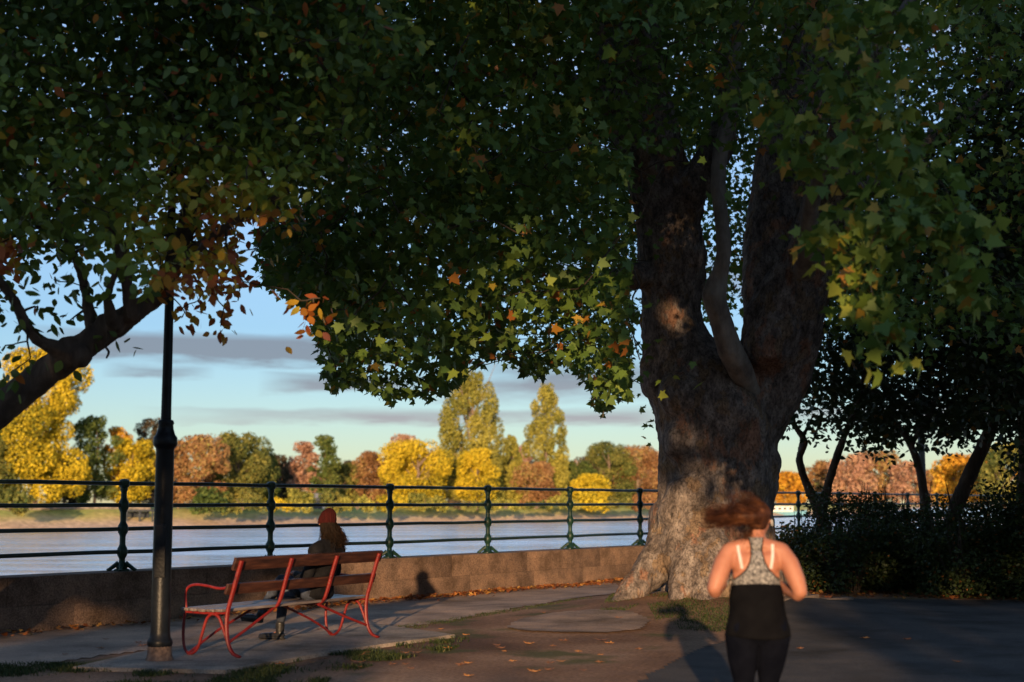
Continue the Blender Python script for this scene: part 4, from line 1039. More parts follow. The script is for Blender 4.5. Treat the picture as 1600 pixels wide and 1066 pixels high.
small_tree((1606, 940, 23), [[(1605, 870, 14, 23), (1600, 780, 13, 23), (1604, 700, 12, 23), (1598, 600, 11, 23), (1610, 450, 9, 23)], [(1600, 660, 7, 23), (1560, 600, 5, 22.6)]],
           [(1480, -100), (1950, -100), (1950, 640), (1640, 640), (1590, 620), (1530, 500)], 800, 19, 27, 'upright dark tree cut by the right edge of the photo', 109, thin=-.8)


def bush(px, py_top, Y, rx, label, seed, ry=None, n=None, leaf=.055, sparse_top=0):
    """A dense shrub: px centre, py top, half width in metres."""
    T = W(px, py_top, Y); B = Vector((T.x, T.y, gz(T.x, T.y))); H = T.z - B.z; ry = ry or rx * .8; rg = np.random.default_rng(seed)
    e = empty('bush', B, 0, label, 'bush', 'dark bushes along the path')
    m = n or int(150 * rx * H)
    c = np.stack([rg.uniform(-1, 1, m * 2), rg.uniform(-1, 1, m * 2), rg.uniform(0, 1, m * 2)], 1)
    top = .86 + .26 * vnoise(np.stack([c[:, 0] * rx + px, c[:, 1] * ry, c[:, 0] * 0], 1), 1.2, seed, 3)
    k = (np.abs(c[:, 0]) ** 4 + np.abs(c[:, 1]) ** 4 < 1) & (c[:, 2] < top); c = c[k][:m]; c = c * np.array([rx, ry, H])
    A = spray(c, 36, .28, .1, rg); A = A[A[:, 2] > .02]
    t = np.clip(.45 + .3 * vnoise(A, 1.3, seed, 3) + rg.normal(size=len(A)) * .14, 0, .88); r = rg.random(len(A)) < .03; t[r] = 1
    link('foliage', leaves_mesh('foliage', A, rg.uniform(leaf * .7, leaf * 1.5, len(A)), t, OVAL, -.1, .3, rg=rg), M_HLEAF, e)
    mb = MB()
    for q in range(16):
        a = rg.uniform(0, 6.28); l = rg.uniform(.2, .9)
        mb.tube([(math.cos(a) * rx * l * .25, math.sin(a) * ry * l * .25, -.05), (math.cos(a) * rx * l * .7, math.sin(a) * ry * l * .7, H * .5), (math.cos(a) * rx * l + rg.normal() * .1, math.sin(a) * ry * l, H * rg.uniform(.85, 1.1))], [.022, .014, .004], 5, 2)
    mb.build('stem', M_TWIG, e)


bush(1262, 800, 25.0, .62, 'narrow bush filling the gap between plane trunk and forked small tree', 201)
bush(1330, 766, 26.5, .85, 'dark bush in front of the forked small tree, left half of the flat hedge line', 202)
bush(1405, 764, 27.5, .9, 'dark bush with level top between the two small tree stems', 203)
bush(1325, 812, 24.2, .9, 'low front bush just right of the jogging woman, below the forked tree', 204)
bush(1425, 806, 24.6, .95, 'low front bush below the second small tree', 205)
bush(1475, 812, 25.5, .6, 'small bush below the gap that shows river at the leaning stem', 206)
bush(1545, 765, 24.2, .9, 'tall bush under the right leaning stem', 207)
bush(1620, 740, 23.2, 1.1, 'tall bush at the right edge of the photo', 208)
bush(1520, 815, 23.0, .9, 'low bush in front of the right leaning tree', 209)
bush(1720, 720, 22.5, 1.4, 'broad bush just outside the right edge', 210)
M_POLE = noise_mat('grey pole paint', [(.3, (.05, .055, .05)), (.7, (.09, .095, .09))], 4, .5, .1)
pp = W(1443, 800, 33); e = empty('slim_pole', (pp.x, pp.y, 0), 0, 'slim dark vertical pole rising behind the second small riverside tree', 'pole')
mb = MB(); mb.lathe([(.14, 0), (.14, .9), (.10, 1.0), (.085, 1.1), (.065, 6.2)], 12); mb.build('shaft', M_POLE, e)
mb = MB(); mb.lathe([(.05, 6.2), (.16, 6.3), (.2, 6.75), (.22, 6.8), (.05, 6.95)], 12); mb.build('lantern', M_POLE, e)

# ---------------------------------------------------------------- unseen trees and hedge added behind the camera as sun blockers: they shade the park and leave one gap for the low sun
M_BLOCKER = leaf_mat('leaves of the added sun blockers', [(0, (.02, .04, .012)), (.5, (.05, .08, .02)), (1, (.22, .14, .03))], .12, .6)
def blocker_tree(x, y, z0, z1, r, label, n, seed, leaf=.5):  # unseen tree added to keep the low sun off the park
    e = empty('sun_blocker_tree', (x, y, 0), 0, label, 'tree', 'added sun blocking trees'); rg = np.random.default_rng(seed)
    c = rg.normal(size=(n, 3)); c /= np.linalg.norm(c, axis=1)[:, None]; c *= (rg.random((n, 1)) ** .35)
    P = c * np.array([r, r * .7, (z1 - z0) / 2]) + np.array([0, 0, (z0 + z1) / 2])
    link('crown', leaves_mesh('crown', P, rg.uniform(leaf * .7, leaf * 1.3, n), rg.random(n), TUFT, .3, .2, rg=rg), M_BLOCKER, e)
    mb = MB(); mb.tube([(0, 0, -.2), (.1, 0, z0 * .6), (0, 0, (z0 + z1) / 2)], [.38, .28, .14], 8, 3); mb.build('trunk', M_BARKDK, e)
k = 0
for x, y, z0, z1, r in BLOCKER_TREES:
    k += 1; blocker_tree(x, y, z0, z1, r, BLOCKER_LABELS[k - 1], int(1500 * r * (z1 - z0) / 40), 300 + k)
def blocker_hedge(x0, x1, y, h, seed, th=1.1):  # unseen hedge added, its height set to shape the sun patches
    rg = np.random.default_rng(seed); L_ = x1 - x0
    e = empty('sun_blocker_hedge', ((x0 + x1) / 2, y, 0), 0, BLOCKER_HEDGE_LABELS[seed], 'sun_blocker_hedge')
    n = int(L_ * h * 95); P = np.stack([rg.uniform(-L_ / 2, L_ / 2, n), rg.uniform(-th, th, n), rg.uniform(0, 1, n)], 1)
    P[:, 2] *= h + .25 * vnoise(np.stack([P[:, 0], P[:, 0] * 0, P[:, 0] * 0], 1), .5, seed, 3)
    link('foliage', leaves_mesh('foliage', P, rg.uniform(.16, .34, n), rg.random(n), TUFT, 0, .2, rg=rg), M_BLOCKER, e)
for a in BLOCKER_HEDGES: blocker_hedge(*a)

# ---------------------------------------------------------------- lamp post
M_LAMP = noise_mat('black lamp paint', [(.3, (.004, .005, .006)), (.7, (.010, .011, .014))], 12, .4, .25, 40, spec=.2)
M_LAMPB = noise_mat('worn lamp foot', [(.3, (.05, .035, .03)), (.5, (.14, .09, .065)), (.7, (.22, .15, .11))], 18, .7, .3, 50)
M_GLASSL = noise_mat('lantern glass', [(.3, (.2, .2, .18)), (.7, (.28, .28, .25))], 3, .25, 0)
lb = G(249, 1037)
LPY = lb.y
e = empty('street_lamp', (lb.x, lb.y, gz(lb.x, lb.y)), 0, 'tall black cast iron lamp post with a thicker fluted base column, left of the bench', 'street lamp')
mb = MB(); mb.lathe([(.135, -.02), (.135, .03), (.122, .06), (.115, .09), (.112, .18), (.09, .2)], 20); mb.build('foot', M_LAMPB, e)
mb = MB(); mb.lathe([(.112, .16), (.120, .19), (.114, .22), (.098, .245), (.090, .3), (.088, 1.2), (.086, 2.0), (.090, 2.02), (.110, 2.045), (.116, 2.07), (.112, 2.09), (.112, 2.12), (.09, 2.15), (.075, 2.2), (.07, 2.24), (.078, 2.26), (.07, 2.285), (.06, 2.29)], 24)
mb.build('base_column', M_LAMP, e)
mb = MB(); mb.box((.0, -.086, 1.05), (.10, .02, .5), None, .006); mb.build('access_door', M_LAMP, e)
mb = MB(); mb.lathe([(.050, 2.26), (.048, 2.4), (.042, 3.6), (.036, 4.75), (.06, 4.78), (.06, 4.82), (.04, 4.85), (.035, 5.05)], 20); mb.build('shaft', M_LAMP, e)
mb = MB(); mb.lathe([(.04, 5.0), (.12, 5.05), (.13, 5.08), (.20, 5.5), (.22, 5.53), (.20, 5.56), (.10, 5.68), (.05, 5.72), (.03, 5.82), (.0, 5.86)], 4); lant = mb.build('lantern', M_LAMP, e, False)
mb = MB(); mb.lathe([(.122, 5.10), (.192, 5.48)], 4); mb.build('lantern_glass', M_GLASSL, lant, False)

# ---------------------------------------------------------------- red bench
def iron_red():
    m = noise_mat('red painted iron', [(.3, (.06, .006, .006)), (.42, (.15, .010, .009)), (.62, (.19, .014, .012)), (.72, (.13, .05, .035))], 16, .45, .35, 70, spec=.35)
    return m
M_RED = iron_red()
M_WOODB = noise_mat('brown varnished board', [(.3, (.014, .006, .005)), (.5, (.045, .016, .010)), (.7, (.095, .036, .02))], 3.5, .5, .35, 30, stretch=(1, 9, 9), spec=.35)
M_WOODS = noise_mat('weathered seat slat', [(.3, (.06, .045, .04)), (.5, (.14, .11, .10)), (.7, (.22, .18, .16))], 3.5, .42, .35, 30, stretch=(1, 9, 9), spec=.4)
BR = G(357, 1027, .035); BE = G(575, 996, .035); BD = (BE - BR); BL = BD.length; BANG = math.atan2(BD.y, BD.x)
bench = empty('park_bench', (BR.x, BR.y, .035), BANG, 'long red iron bench with brown boards facing the river, person sitting on it', 'bench')
def side_frame(x, end):
    mb = MB()
    # back support: a flat bar from the top board to the seat, curving down into the rear leg
    if end:
        mb.tube([(x, -.14, .915), (x, -.085, .76), (x, -.02, .56), (x, .02, .43), (x, .03, .30), (x, .01, .14), (x, -.05, .04), (x, -.14, .008)], [.021, .021, .020, .019, .018, .017, .017, .015], 8, 4, flat=1.25, flatdir=(1, 0, 0))
        o = mb.build('rear_leg', M_RED, bench)
        mb = MB(); mb.tube([(x, .56, .40), (x, .575, .26), (x, .565, .10), (x, .52, .02), (x, .45, .015), (x, .38, .08), (x, .33, .22), (x, .28, .35), (x, .21, .40), (x, .13, .37), (x, .07, .26), (x, .02, .15)], .0145, 8, 4)
        mb.build('front_leg', M_RED, bench)
        mb = MB(); mb.tube([(x, -.09, .74), (x, -.02, .675), (x, .12, .645), (x, .28, .665), (x, .42, .675), (x, .52, .65), (x, .56, .58), (x, .55, .48), (x, .535, .42)], .0135, 8, 4)
        mb.build('armrest', M_RED, bench)
    else:
        mb.tube([(x, -.14, .915), (x, -.085, .76), (x, -.02, .56), (x, .03, .45), (x, .10, .415), (x, .30, .40), (x, .50, .40)], [.021, .021, .019, .017, .015, .014, .013], 8, 4, flat=1.25, flatdir=(1, 0, 0))
        mb.build('back_support', M_RED, bench)
    mb = MB()
    if end: mb.tube([(x, .02, .415), (x, .3, .405), (x, .56, .41)], .013, 8, 3); mb.build('seat_bearer', M_RED, bench)
x1, x2 = BL * .335, BL * .665
for x, en in ((0, True), (x1, False), (x2, False), (BL, True)): side_frame(x, en)
for xm, xe in ((x1, 0), (x2, BL)):
    mb = MB(); mb.tube([(xm, .10, .40), ((xm * .5 + xe * .5), .06, .26), (xe, .012, .13)], .0145, 8, 3); mb.build('brace', M_RED, bench)
    d = .10 if xe else -.10
    mb = MB(); mb.tube([(xm - d * 1.8, .46, .40), (xm * .5 + xe * .5, .48, .20), (xe, .49, .02)], .0135, 8, 3); mb.build('brace', M_RED, bench)
tilt = Matrix.Rotation(math.atan2(.055, .155), 3, 'X')
mb = MB(); mb.box((BL / 2 + .01, -.098, .885), (BL + .16, .034, .125), tilt, .008); mb.build('back_board', M_WOODB, bench)
mb = MB(); mb.box((BL / 2 + .01, -.012, .645), (BL + .16, .032, .105), tilt, .008); mb.build('back_board', M_WOODB, bench)
for k in range(5):
    mb = MB(); y = .09 + k * .108
    mb.box((BL / 2, y, .432 + .006 * abs(k - 2) * .5), (BL + .10, .086, .028), None, .007); mb.build('seat_slat', M_WOODS, bench)
for x in (0, x1, x2, BL):
    pass

# ---------------------------------------------------------------- person on the bench
def skin_mat(name, c0, c1):
    m = noise_mat(name, [(.35, c0), (.65, c1)], 6, .55, .08, 60, spec=.35)
    b = m.node_tree.nodes['Principled BSDF']; b.inputs['Subsurface Weight'].default_value = .12; b.inputs['Subsurface Radius'].default_value = (.02, .008, .004); b.inputs['Subsurface Scale'].default_value = .5
    return m
M_SKIN = skin_mat('skin', (.32, .125, .075), (.40, .175, .11))
M_BEANIE = noise_mat('ribbed red wool', [(.3, (.022, .004, .004)), (.7, (.045, .008, .007))], 60, .95, .8, 90, stretch=(1, 1, .15), spec=.1)
M_COAT = noise_mat('black coat cloth', [(.3, (.003, .003, .004)), (.7, (.009, .009, .011))], 10, .85, .5, 30, spec=.15)
M_JEANS = noise_mat('dark jeans', [(.35, (.018, .02, .028)), (.6, (.05, .06, .085)), (.75, (.13, .15, .19))], 8, .85, .3, 60, spec=.15)
M_BOOT = noise_mat('black boot', [(.3, (.008, .008, .009)), (.7, (.025, .024, .024))], 10, .4, .3, 40)
M_HAIRB = noise_mat('brown wavy hair', [(.3, (.004, .003, .002)), (.55, (.013, .007, .004)), (.75, (.04, .021, .012))], 20, .7, .3, 60, stretch=(1, 1, .4), spec=.1)
M_HAIRR = noise_mat('auburn hair', [(.3, (.012, .005, .003)), (.5, (.038, .013, .006)), (.75, (.13, .05, .02))], 14, .6, .3, 60, spec=.15)


def hand(c, d, up, s=1.0, curl=.5, right=1):
    """Chains for a palm, four unequal curled fingers and a side thumb. c wrist, d pointing direction, up back-of-hand normal."""
    c = Vector(c); d = Vector(d).normalized(); up = Vector(up); up = (up - d * up.dot(d)).normalized(); sd = d.cross(up) * right
    ch = [[(*(c), .024 * s), (*(c + d * .04 * s + sd * .008), .027 * s), (*(c + d * .075 * s), .026 * s)]]
    ch.append([(*(c + d * .04 * s - sd * .02), .018 * s), (*(c + d * .085 * s - sd * .025), .015 * s)]); ch.append([(*(c + d * .04 * s + sd * .02), .018 * s), (*(c + d * .085 * s + sd * .026), .015 * s)])
    for i, (o, l) in enumerate(((-.030, .062), (-.011, .075), (.009, .080), (.029, .070))):
        p = c + d * .085 * s + sd * o * s; dd = d.copy(); chain = [(*p, .0092 * s)]
        for j in range(3):
            a = curl * (.55 + .35 * j); dd = (dd * math.cos(a) - up * math.sin(a)).normalized() if j else (d * math.cos(a) - up * math.sin(a)).normalized()
            p = p + dd * l * s * (.45, .32, .25)[j]; chain.append((*p, (.0088, .008, .007)[j] * s))
        ch.append(chain)
    p = c + d * .02 * s + sd * .026 * s; t1 = (d * .6 + sd * .7 - up * .3).normalized()
    ch.append([(*p, .014 * s), (*(p + t1 * .035 * s), .0105 * s), (*(p + t1 * .055 * s + d * .02 * s - up * .01), .0085 * s)])
    return ch


def head_chains(c, f, s=1.0):
    """A head centred at c looking along f (unit, horizontal): skull, face, brow, nose, lips, chin, ears."""
    c = Vector(c); f = Vector(f).normalized(); u = Vector((0, 0, 1)); r = f.cross(u)
    def q(a, b, d, *rad): p = c + (r * a + f * b + u * d) * s; return (p.x, p.y, p.z, *[k * s for k in rad])
    return [[q(0, -.012, .022, .078, .078, .086)], [q(0, .018, -.02, .066, .066, .075)], [q(0, .03, -.06, .048, .048, .048)], [q(0, .055, -.092, .022)], [q(-.03, .072, .015, .018), q(.03, .072, .015, .018)],
            [q(0, .088, .0, .009), q(0, .100, -.026, .011)], [q(-.012, .1, -.034, .007), q(.012, .1, -.034, .007)], [q(-.018, .084, -.062, .007), q(.018, .084, -.062, .007)], [q(-.014, .083, -.072, .008), q(.014, .083, -.072, .008)],
            [q(-.076, -.006, .012, .010), q(-.079, -.008, -.02, .008)], [q(.076, -.006, .012, .010), q(.079, -.008, -.02, .008)], [q(-.033, .05, -.03, .026)], [q(.033, .05, -.03, .026)]]


def strands(name, roots, dirs, lens, mat, parent, r=.0022, wave=.02, seg=9, seed=0, grav=(0, 0, 0), bias=None, sides=4, locks=0):
    rg = np.random.default_rng(seed); mb = MB()
    for i, (p, d, l) in enumerate(zip(roots, dirs, lens)):
        p = Vector(p); d = Vector(d).normalized(); a = Vector(rg.normal(size=3)); ph = rg.uniform(0, 6.28); fr = rg.uniform(.7, 1.4)
        pts, rs = [], []; cur = p.copy(); dd = d.copy()
        for k in range(seg + 1):
            t = k / seg; off = a.cross(d).normalized() * math.sin(ph + t * 6.28 * fr) * wave * t + a.normalized() * math.cos(ph * 1.3 + t * 5 * fr) * wave * .5 * t
            pts.append(cur + off); rs.append(r * (1 - .75 * t) + .0005); cur = cur + dd * (l / seg); dd = (dd + Vector(grav) / seg).normalized()
        mb.tube(pts, rs, sides, caps=False)
    return mb.build(name, mat, parent)


sx = BL * .70
sit = empty('person', (BR.x, BR.y, .035), BANG, 'person in red beanie and dark coat sitting cross legged on the red bench', 'person')
sit.location = Vector((BR.x, BR.y, .035)) + Matrix.Rotation(BANG, 3, 'Z') @ Vector((sx, 0, 0))
hc = Vector((.02, .085, 1.255)); hf = Vector((.75, .75, -.1)).normalized()
body = [[(-.09, .2, .535, .10, .12, .085), (.09, .2, .535, .10, .12, .085)], [(0, .17, .56, .16, .115, .10), (0, .12, .70, .145, .10, .1), (0, .07, .84, .15, .10, .1), (0, .065, .95, .14, .085, .08)],
        [(-.14, .07, .965, .055), (.14, .07, .965, .055)], [(0, .07, 1.0, .05), (.01, .085, 1.16, .05)],
        # legs: the left thigh crossed over the right knee
        [(.09, .2, .53, .088), (.03, .62, .50, .062), (.02, .64, .46, .058), (.05, .69, .26, .046), (.04, .70, .09, .034)],
        [(-.09, .2, .54, .088), (-.04, .45, .60, .075), (-.02, .64, .63, .060), (-.02, .70, .58, .054), (.0, .86, .38, .044), (.0, .93, .26, .034)],
        [(.04, .70, .07, .034), (.03, .76, .045, .034), (.01, .88, .035, .028)], [(0, .93, .25, .032), (-.01, 1.0, .235, .033), (-.03, 1.12, .22, .026)],
        # arms folded into the lap
        [(-.165, .07, .95, .05), (-.215, .12, .74, .042), (-.22, .16, .68, .038), (-.12, .36, .70, .03), (-.06, .42, .71, .025)], [(.165, .07, .95, .05), (.215, .12, .74, .042), (.22, .16, .68, .038), (.12, .36, .69, .03), (.07, .42, .70, .025)]]
body += head_chains(hc, hf) + hand((-.06, .42, .71), (.5, .8, .1), (0, .1, 1), 1, .5, 1) + hand((.07, .42, .70), (-.5, .8, .1), (0, .1, 1), 1, .5, -1)
organic('body', body, .0075, 3, None, M_SKIN, sit)
wr = lambda co, nr: .008 * vnoise(co, 9, 91, 3) + .004 * vnoise(co, 22, 92, 2)
organic('coat', [[(0, .17, .50, .21, .155, .07), (0, .16, .60, .20, .15, .10), (0, .12, .72, .19, .14, .1), (0, .075, .86, .205, .14, .1), (0, .065, .95, .19, .12, .07)],
                 [(-.195, .06, .965, .088), (0, .05, 1.01, .10), (.195, .06, .965, .088)], [(0, .07, 1.03, .082, .082, .05)],
                 [(-.17, .07, .95, .072), (-.235, .12, .74, .068), (-.235, .155, .68, .066), (-.135, .34, .70, .046), (-.085, .395, .71, .040)], [(.17, .07, .95, .072), (.235, .12, .74, .068), (.235, .155, .68, .066), (.135, .34, .69, .046), (.09, .395, .70, .040)],
                 [(-.1, .28, .52, .11, .12, .07), (.1, .28, .52, .11, .12, .07)]], .012, 3, wr, M_COAT, sit)
organic('trousers', [[(-.1, .19, .53, .118), (-.04, .45, .60, .085), (-.02, .64, .63, .071), (-.02, .70, .58, .064), (.0, .86, .38, .054), (.0, .915, .285, .044)], [(.1, .19, .53, .118), (.03, .62, .50, .073), (.02, .65, .455, .067), (.05, .69, .27, .056), (.045, .70, .17, .046)]], .009, 3,
        lambda co, nr: .005 * vnoise(co, 14, 93, 3), M_JEANS, sit)
b1 = organic('boot', [[(.04, .70, .17, .052, .052, .04), (.04, .70, .075, .046)], [(.04, .685, .045, .044, .044, .045), (.03, .78, .038, .045, .045, .038), (.01, .88, .034, .041, .041, .034), (.005, .93, .03, .03)], [(.04, .665, .012, .04, .04, .012), (.0, .92, .012, .038, .04, .012)]], .006, 2, None, M_BOOT, sit)
b2 = organic('boot', [[(.0, .92, .285, .048), (0, .95, .24, .044)], [(0, .945, .215, .044), (-.015, 1.03, .222, .044), (-.03, 1.12, .225, .038), (-.035, 1.16, .225, .028)], [(0, .94, .178, .036, .04, .012), (-.033, 1.14, .192, .034, .036, .012)]], .006, 2, None, M_BOOT, sit)
organic('beanie', [[(hc.x, hc.y - .012, hc.z + .03, .096, .10, .075), (hc.x - .002, hc.y - .03, hc.z + .085, .082, .084, .062), (hc.x, hc.y - .035, hc.z + .115, .055, .056, .045)], [(hc.x, hc.y - .005, hc.z + .005, .100, .105, .022)]], .006, 3, lambda co, nr: .0035 * np.sin(np.arctan2(co[:, 1] - hc.y, co[:, 0] - hc.x) * 30), M_BEANIE, sit)
rg = np.random.default_rng(5)
hb = organic('hair', [[(hc.x, hc.y - .03, hc.z - .02, .088, .07, .06), (hc.x + .0, hc.y - .045, hc.z - .10, .095, .07, .06), (hc.x + .05, hc.y - .08, hc.z - .17, .10, .07, .05), (hc.x + .09, hc.y - .095, hc.z - .22, .10, .06, .04)]], .009, 2,
             lambda co, nr: .014 * vnoise(co * np.array([1, 1, .5]), 26, 95, 3), M_HAIRB, sit)
n = 420; roots, dirs, lens = [], [], []
for i in range(n):
    a = rg.uniform(-3.9, -.2) ; z = rg.uniform(-.05, .01); roots.append((hc.x + math.cos(a) * .088, hc.y - .02 + math.sin(a) * .08, hc.z + z))
    dirs.append((math.cos(a) * .2 + .38 + rg.normal() * .16, math.sin(a) * .1 - .25 + rg.normal() * .12, -1)); lens.append(rg.uniform(.14, .28))
strands('hair_lock', roots, dirs, lens, M_HAIRB, hb, .0038, .034, 12, 6)

# ---------------------------------------------------------------- jogging woman
M_GREY = noise_mat('grey marl sports top', [(.40, (.03, .03, .032)), (.5, (.14, .135, .135)), (.60, (.36, .35, .34))], 110, .9, .3, 140, stretch=(1, 1, .7), spec=.15)
M_BLACK = noise_mat('black vest cloth', [(.3, (.003, .003, .004)), (.7, (.006, .006, .007))], 8, .95, .3, 25, spec=.05)
M_NAVY = noise_mat('navy leggings', [(.3, (.0022, .0028, .006)), (.7, (.005, .006, .011))], 8, .95, .15, 40, spec=.03)
M_STRAP = noise_mat('white strap', [(.3, (.50, .47, .45)), (.7, (.58, .56, .54))], 20, .7, .1)
M_SHOE = noise_mat('running shoe', [(.3, (.25, .25, .26)), (.7, (.45, .45, .46))], 20, .7, .2)
RP = W(1181, 850, 8.75); RB = Vector((RP.x, RP.y, 0)); rz = gz(RB.x, RB.y)
run = empty('person', (RB.x, RB.y, rz), R(-2), 'woman jogging away, grey racerback over black, auburn hair flying to the left', 'person')
rh = Vector((.028, .085, 1.392)); rf = Vector((.45, 1, 0)).normalized()
rb = [[(-.085, 0, .74, .098, .125, .11), (.085, 0, .74, .098, .125, .11)], [(0, 0, .76, .155, .115, .1), (0, .015, .86, .135, .098, .09), (0, .025, .95, .137, .10, .09), (0, .035, 1.06, .150, .105, .09), (0, .04, 1.15, .150, .095, .07)],
      [(-.145, .03, 1.205, .058), (-.06, .03, 1.235, .05), (.06, .03, 1.235, .05), (.145, .03, 1.205, .058)], [(-.09, .0, 1.14, .06, .05, .08)], [(.09, .0, 1.14, .06, .05, .08)], [(0, .035, 1.23, .062), (.01, .045, 1.28, .053), (.02, .06, 1.33, .051)],
      [(-.155, .03, 1.195, .062), (-.20, .0, 1.13, .060), (-.238, -.03, 1.04, .056), (-.262, -.045, .985, .046), (-.255, -.02, .962, .042), (-.20, .12, 1.0, .038), (-.15, .24, 1.06, .025)],
      [(.155, .03, 1.195, .062), (.20, .0, 1.13, .060), (.236, -.03, 1.03, .056), (.255, -.04, .965, .045), (.245, -.01, .945, .042), (.205, .13, .965, .038), (.16, .25, 1.0, .025)],
      [(-.09, 0, .70, .108), (-.088, .03, .56, .090), (-.08, .06, .42, .060), (-.08, .03, .37, .055), (-.08, -.16, .31, .050), (-.075, -.30, .27, .032)], [(.09, 0, .70, .108), (.082, .04, .56, .090), (.07, .07, .42, .058), (.068, .05, .33, .053), (.065, .01, .22, .045), (.062, -.03, .09, .032)],
      [(.062, -.045, .055, .032), (.062, .06, .04, .030), (.06, .13, .03, .024)], [(-.075, -.33, .255, .032), (-.075, -.36, .17, .030), (-.075, -.37, .11, .024)]]
rb += head_chains(rh, rf, .98) + hand((-.145, .245, 1.06), (.25, 1, .25), (-1, .1, .3), .92, 1.0, 1) + hand((.155, .255, 1.0), (-.25, 1, .2), (1, .1, .3), .92, 1.0, -1)
rbody = organic('body', rb, .0075, 3, None, M_SKIN, run)


def garment(name, src, cond, off, mat, parent, thick=.0):
    me = src.data; nv = len(me.vertices); co = np.empty(nv * 3, np.float32); me.vertices.foreach_get('co', co); co = co.reshape(-1, 3); nr = np.empty(nv * 3, np.float32); me.vertices.foreach_get('normal', nr); nr = nr.reshape(-1, 3)
    faces = [tuple(p.vertices) for p in me.polygons]; cen = np.array([co[list(f)].mean(0) for f in faces]); fn = np.array([p.normal[:] for p in me.polygons]); k = np.nonzero(cond(cen, fn))[0]
    used = sorted({v for i in k for v in faces[i]}); mp_ = {v: j for j, v in enumerate(used)}
    m2 = mesh_from(name, co[used] + nr[used] * off, [tuple(mp_[v] for v in faces[i]) for i in k], True)
    o = link(name, m2, mat, parent); s_ = o.modifiers.new('thickness', 'SOLIDIFY'); s_.thickness = off * .95; s_.offset = -1
    return o


def back_w(z):   # half width of the racerback between the arm openings
    return np.interp(z, [1.02, 1.06, 1.10, 1.14, 1.18, 1.22, 1.26, 1.30], [.150, .098, .062, .042, .032, .030, .037, .045])
def top_cond(c, n):
    x, y, z = c[:, 0], c[:, 1], c[:, 2]; torso = np.abs(x) < .168 + 0 * z
    band = (z > .955) & (z <= 1.02) & torso
    back = (z > 1.02) & (z < 1.285) & (y < .045) & (np.abs(x) < back_w(z))
    front = (z > 1.02) & (z < 1.2) & (y >= .045) & (np.abs(x) < np.interp(z, [1.02, 1.12, 1.2], [.15, .12, .10])) & torso
    side = (z > 1.02) & (z < 1.235) & (y > .02) & (y < .09) & (np.abs(np.abs(x) - .09) < .0) 
    return band | back | front | side
garment('sports_top', rbody, top_cond, .006, M_GREY, run)
garment('leggings', rbody, lambda c, n: (c[:, 2] < .82) & (c[:, 2] > .11) & (np.abs(c[:, 0]) < .2) & ~((c[:, 2] < .30) & (c[:, 1] < -.30)), .0045, M_NAVY, run)
# loose vest over the hips
V, F = [], []; nr_, nc = 22, 64
for i in range(nr_):
    u = i / (nr_ - 1); z = .995 - u * .30; rx = .148 + .042 * u + .004 * math.sin(u * 9); ry = .118 + .044 * u
    for k in range(nc):
        a = 2 * math.pi * k / nc; w_ = 1 + .022 * u * math.sin(a * 7 + u * 3) + .012 * math.sin(a * 13 + 5 * u) * u
        V.append((rx * w_ * math.cos(a), .02 - .02 * u + ry * w_ * math.sin(a), z + .008 * math.sin(a * 2 + 1) * u - (.018 * (math.sin(a) < 0) * abs(math.sin(a)) * (1 - u) * -1)))
for i in range(nr_ - 1):
    for k in range(nc): F.append((i * nc + k, i * nc + (k + 1) % nc, (i + 1) * nc + (k + 1) % nc, (i + 1) * nc + k))
vest = link('vest', mesh_from('vest', V, F, True), M_BLACK, run); s_ = vest.modifiers.new('t', 'SOLIDIFY'); s_.thickness = .003
dg = bpy.context.evaluated_depsgraph_get()
bvh = BVHTree.FromObject(rbody, dg)
def on_back(x, z, off=.007):
    h = bvh.ray_cast(Vector((x, -1, z)), Vector((0, 1, 0)))
    return (h[0] + h[1] * off) if h[0] is not None else Vector((x, -.06, z))
for s_ in (-1, 1):
    mb = MB(); zs = np.linspace(1.285, 1.022, 26)
    mb.tube([on_back(s_ * (float(back_w(z)) + .001), z, .006) for z in zs], .0042, 7, flat=.8); mb.build('trim', M_BLACK, run)
    mb = MB(); xs_ = [(.112, 1.238), (.108, 1.20), (.100, 1.15), (.088, 1.085)] if s_ < 0 else [(.098, 1.246), (.097, 1.20), (.090, 1.15), (.078, 1.085)]
    P = []
    for (a, za), (b_, zb) in zip(xs_[:-1], xs_[1:]):
        for q in range(4): P.append(on_back(s_ * (a + (b_ - a) * q / 4), za + (zb - za) * q / 4, .003))
    mb.tube(P, .0085, 8, flat=.35, flatdir=(0, -1, .2)); mb.build('strap', M_STRAP, run)
organic('shoe', [[(.062, -.05, .05, .043, .05, .045), (.062, .05, .045, .044, .05, .04), (.06, .15, .035, .038, .04, .03)]], .007, 2, None, M_SHOE, run)
organic('shoe', [[(-.075, -.34, .26, .043, .045, .045), (-.075, -.375, .17, .042, .04, .045), (-.075, -.385, .08, .036, .032, .038)]], .007, 2, None, M_SHOE, run)
ear = rh + Vector((rf.y, -rf.x, 0)) * .078 + Vector((0, -.006, -.012))
mb = MB(); mb.tube([ear + Vector((.004, -.004, .012)), ear + Vector((.007, -.006, 0)), ear + Vector((.008, -.004, -.022))], [.006, .0045, .0035], 8, 2); mb.build('earbud', M_STRAP, run)
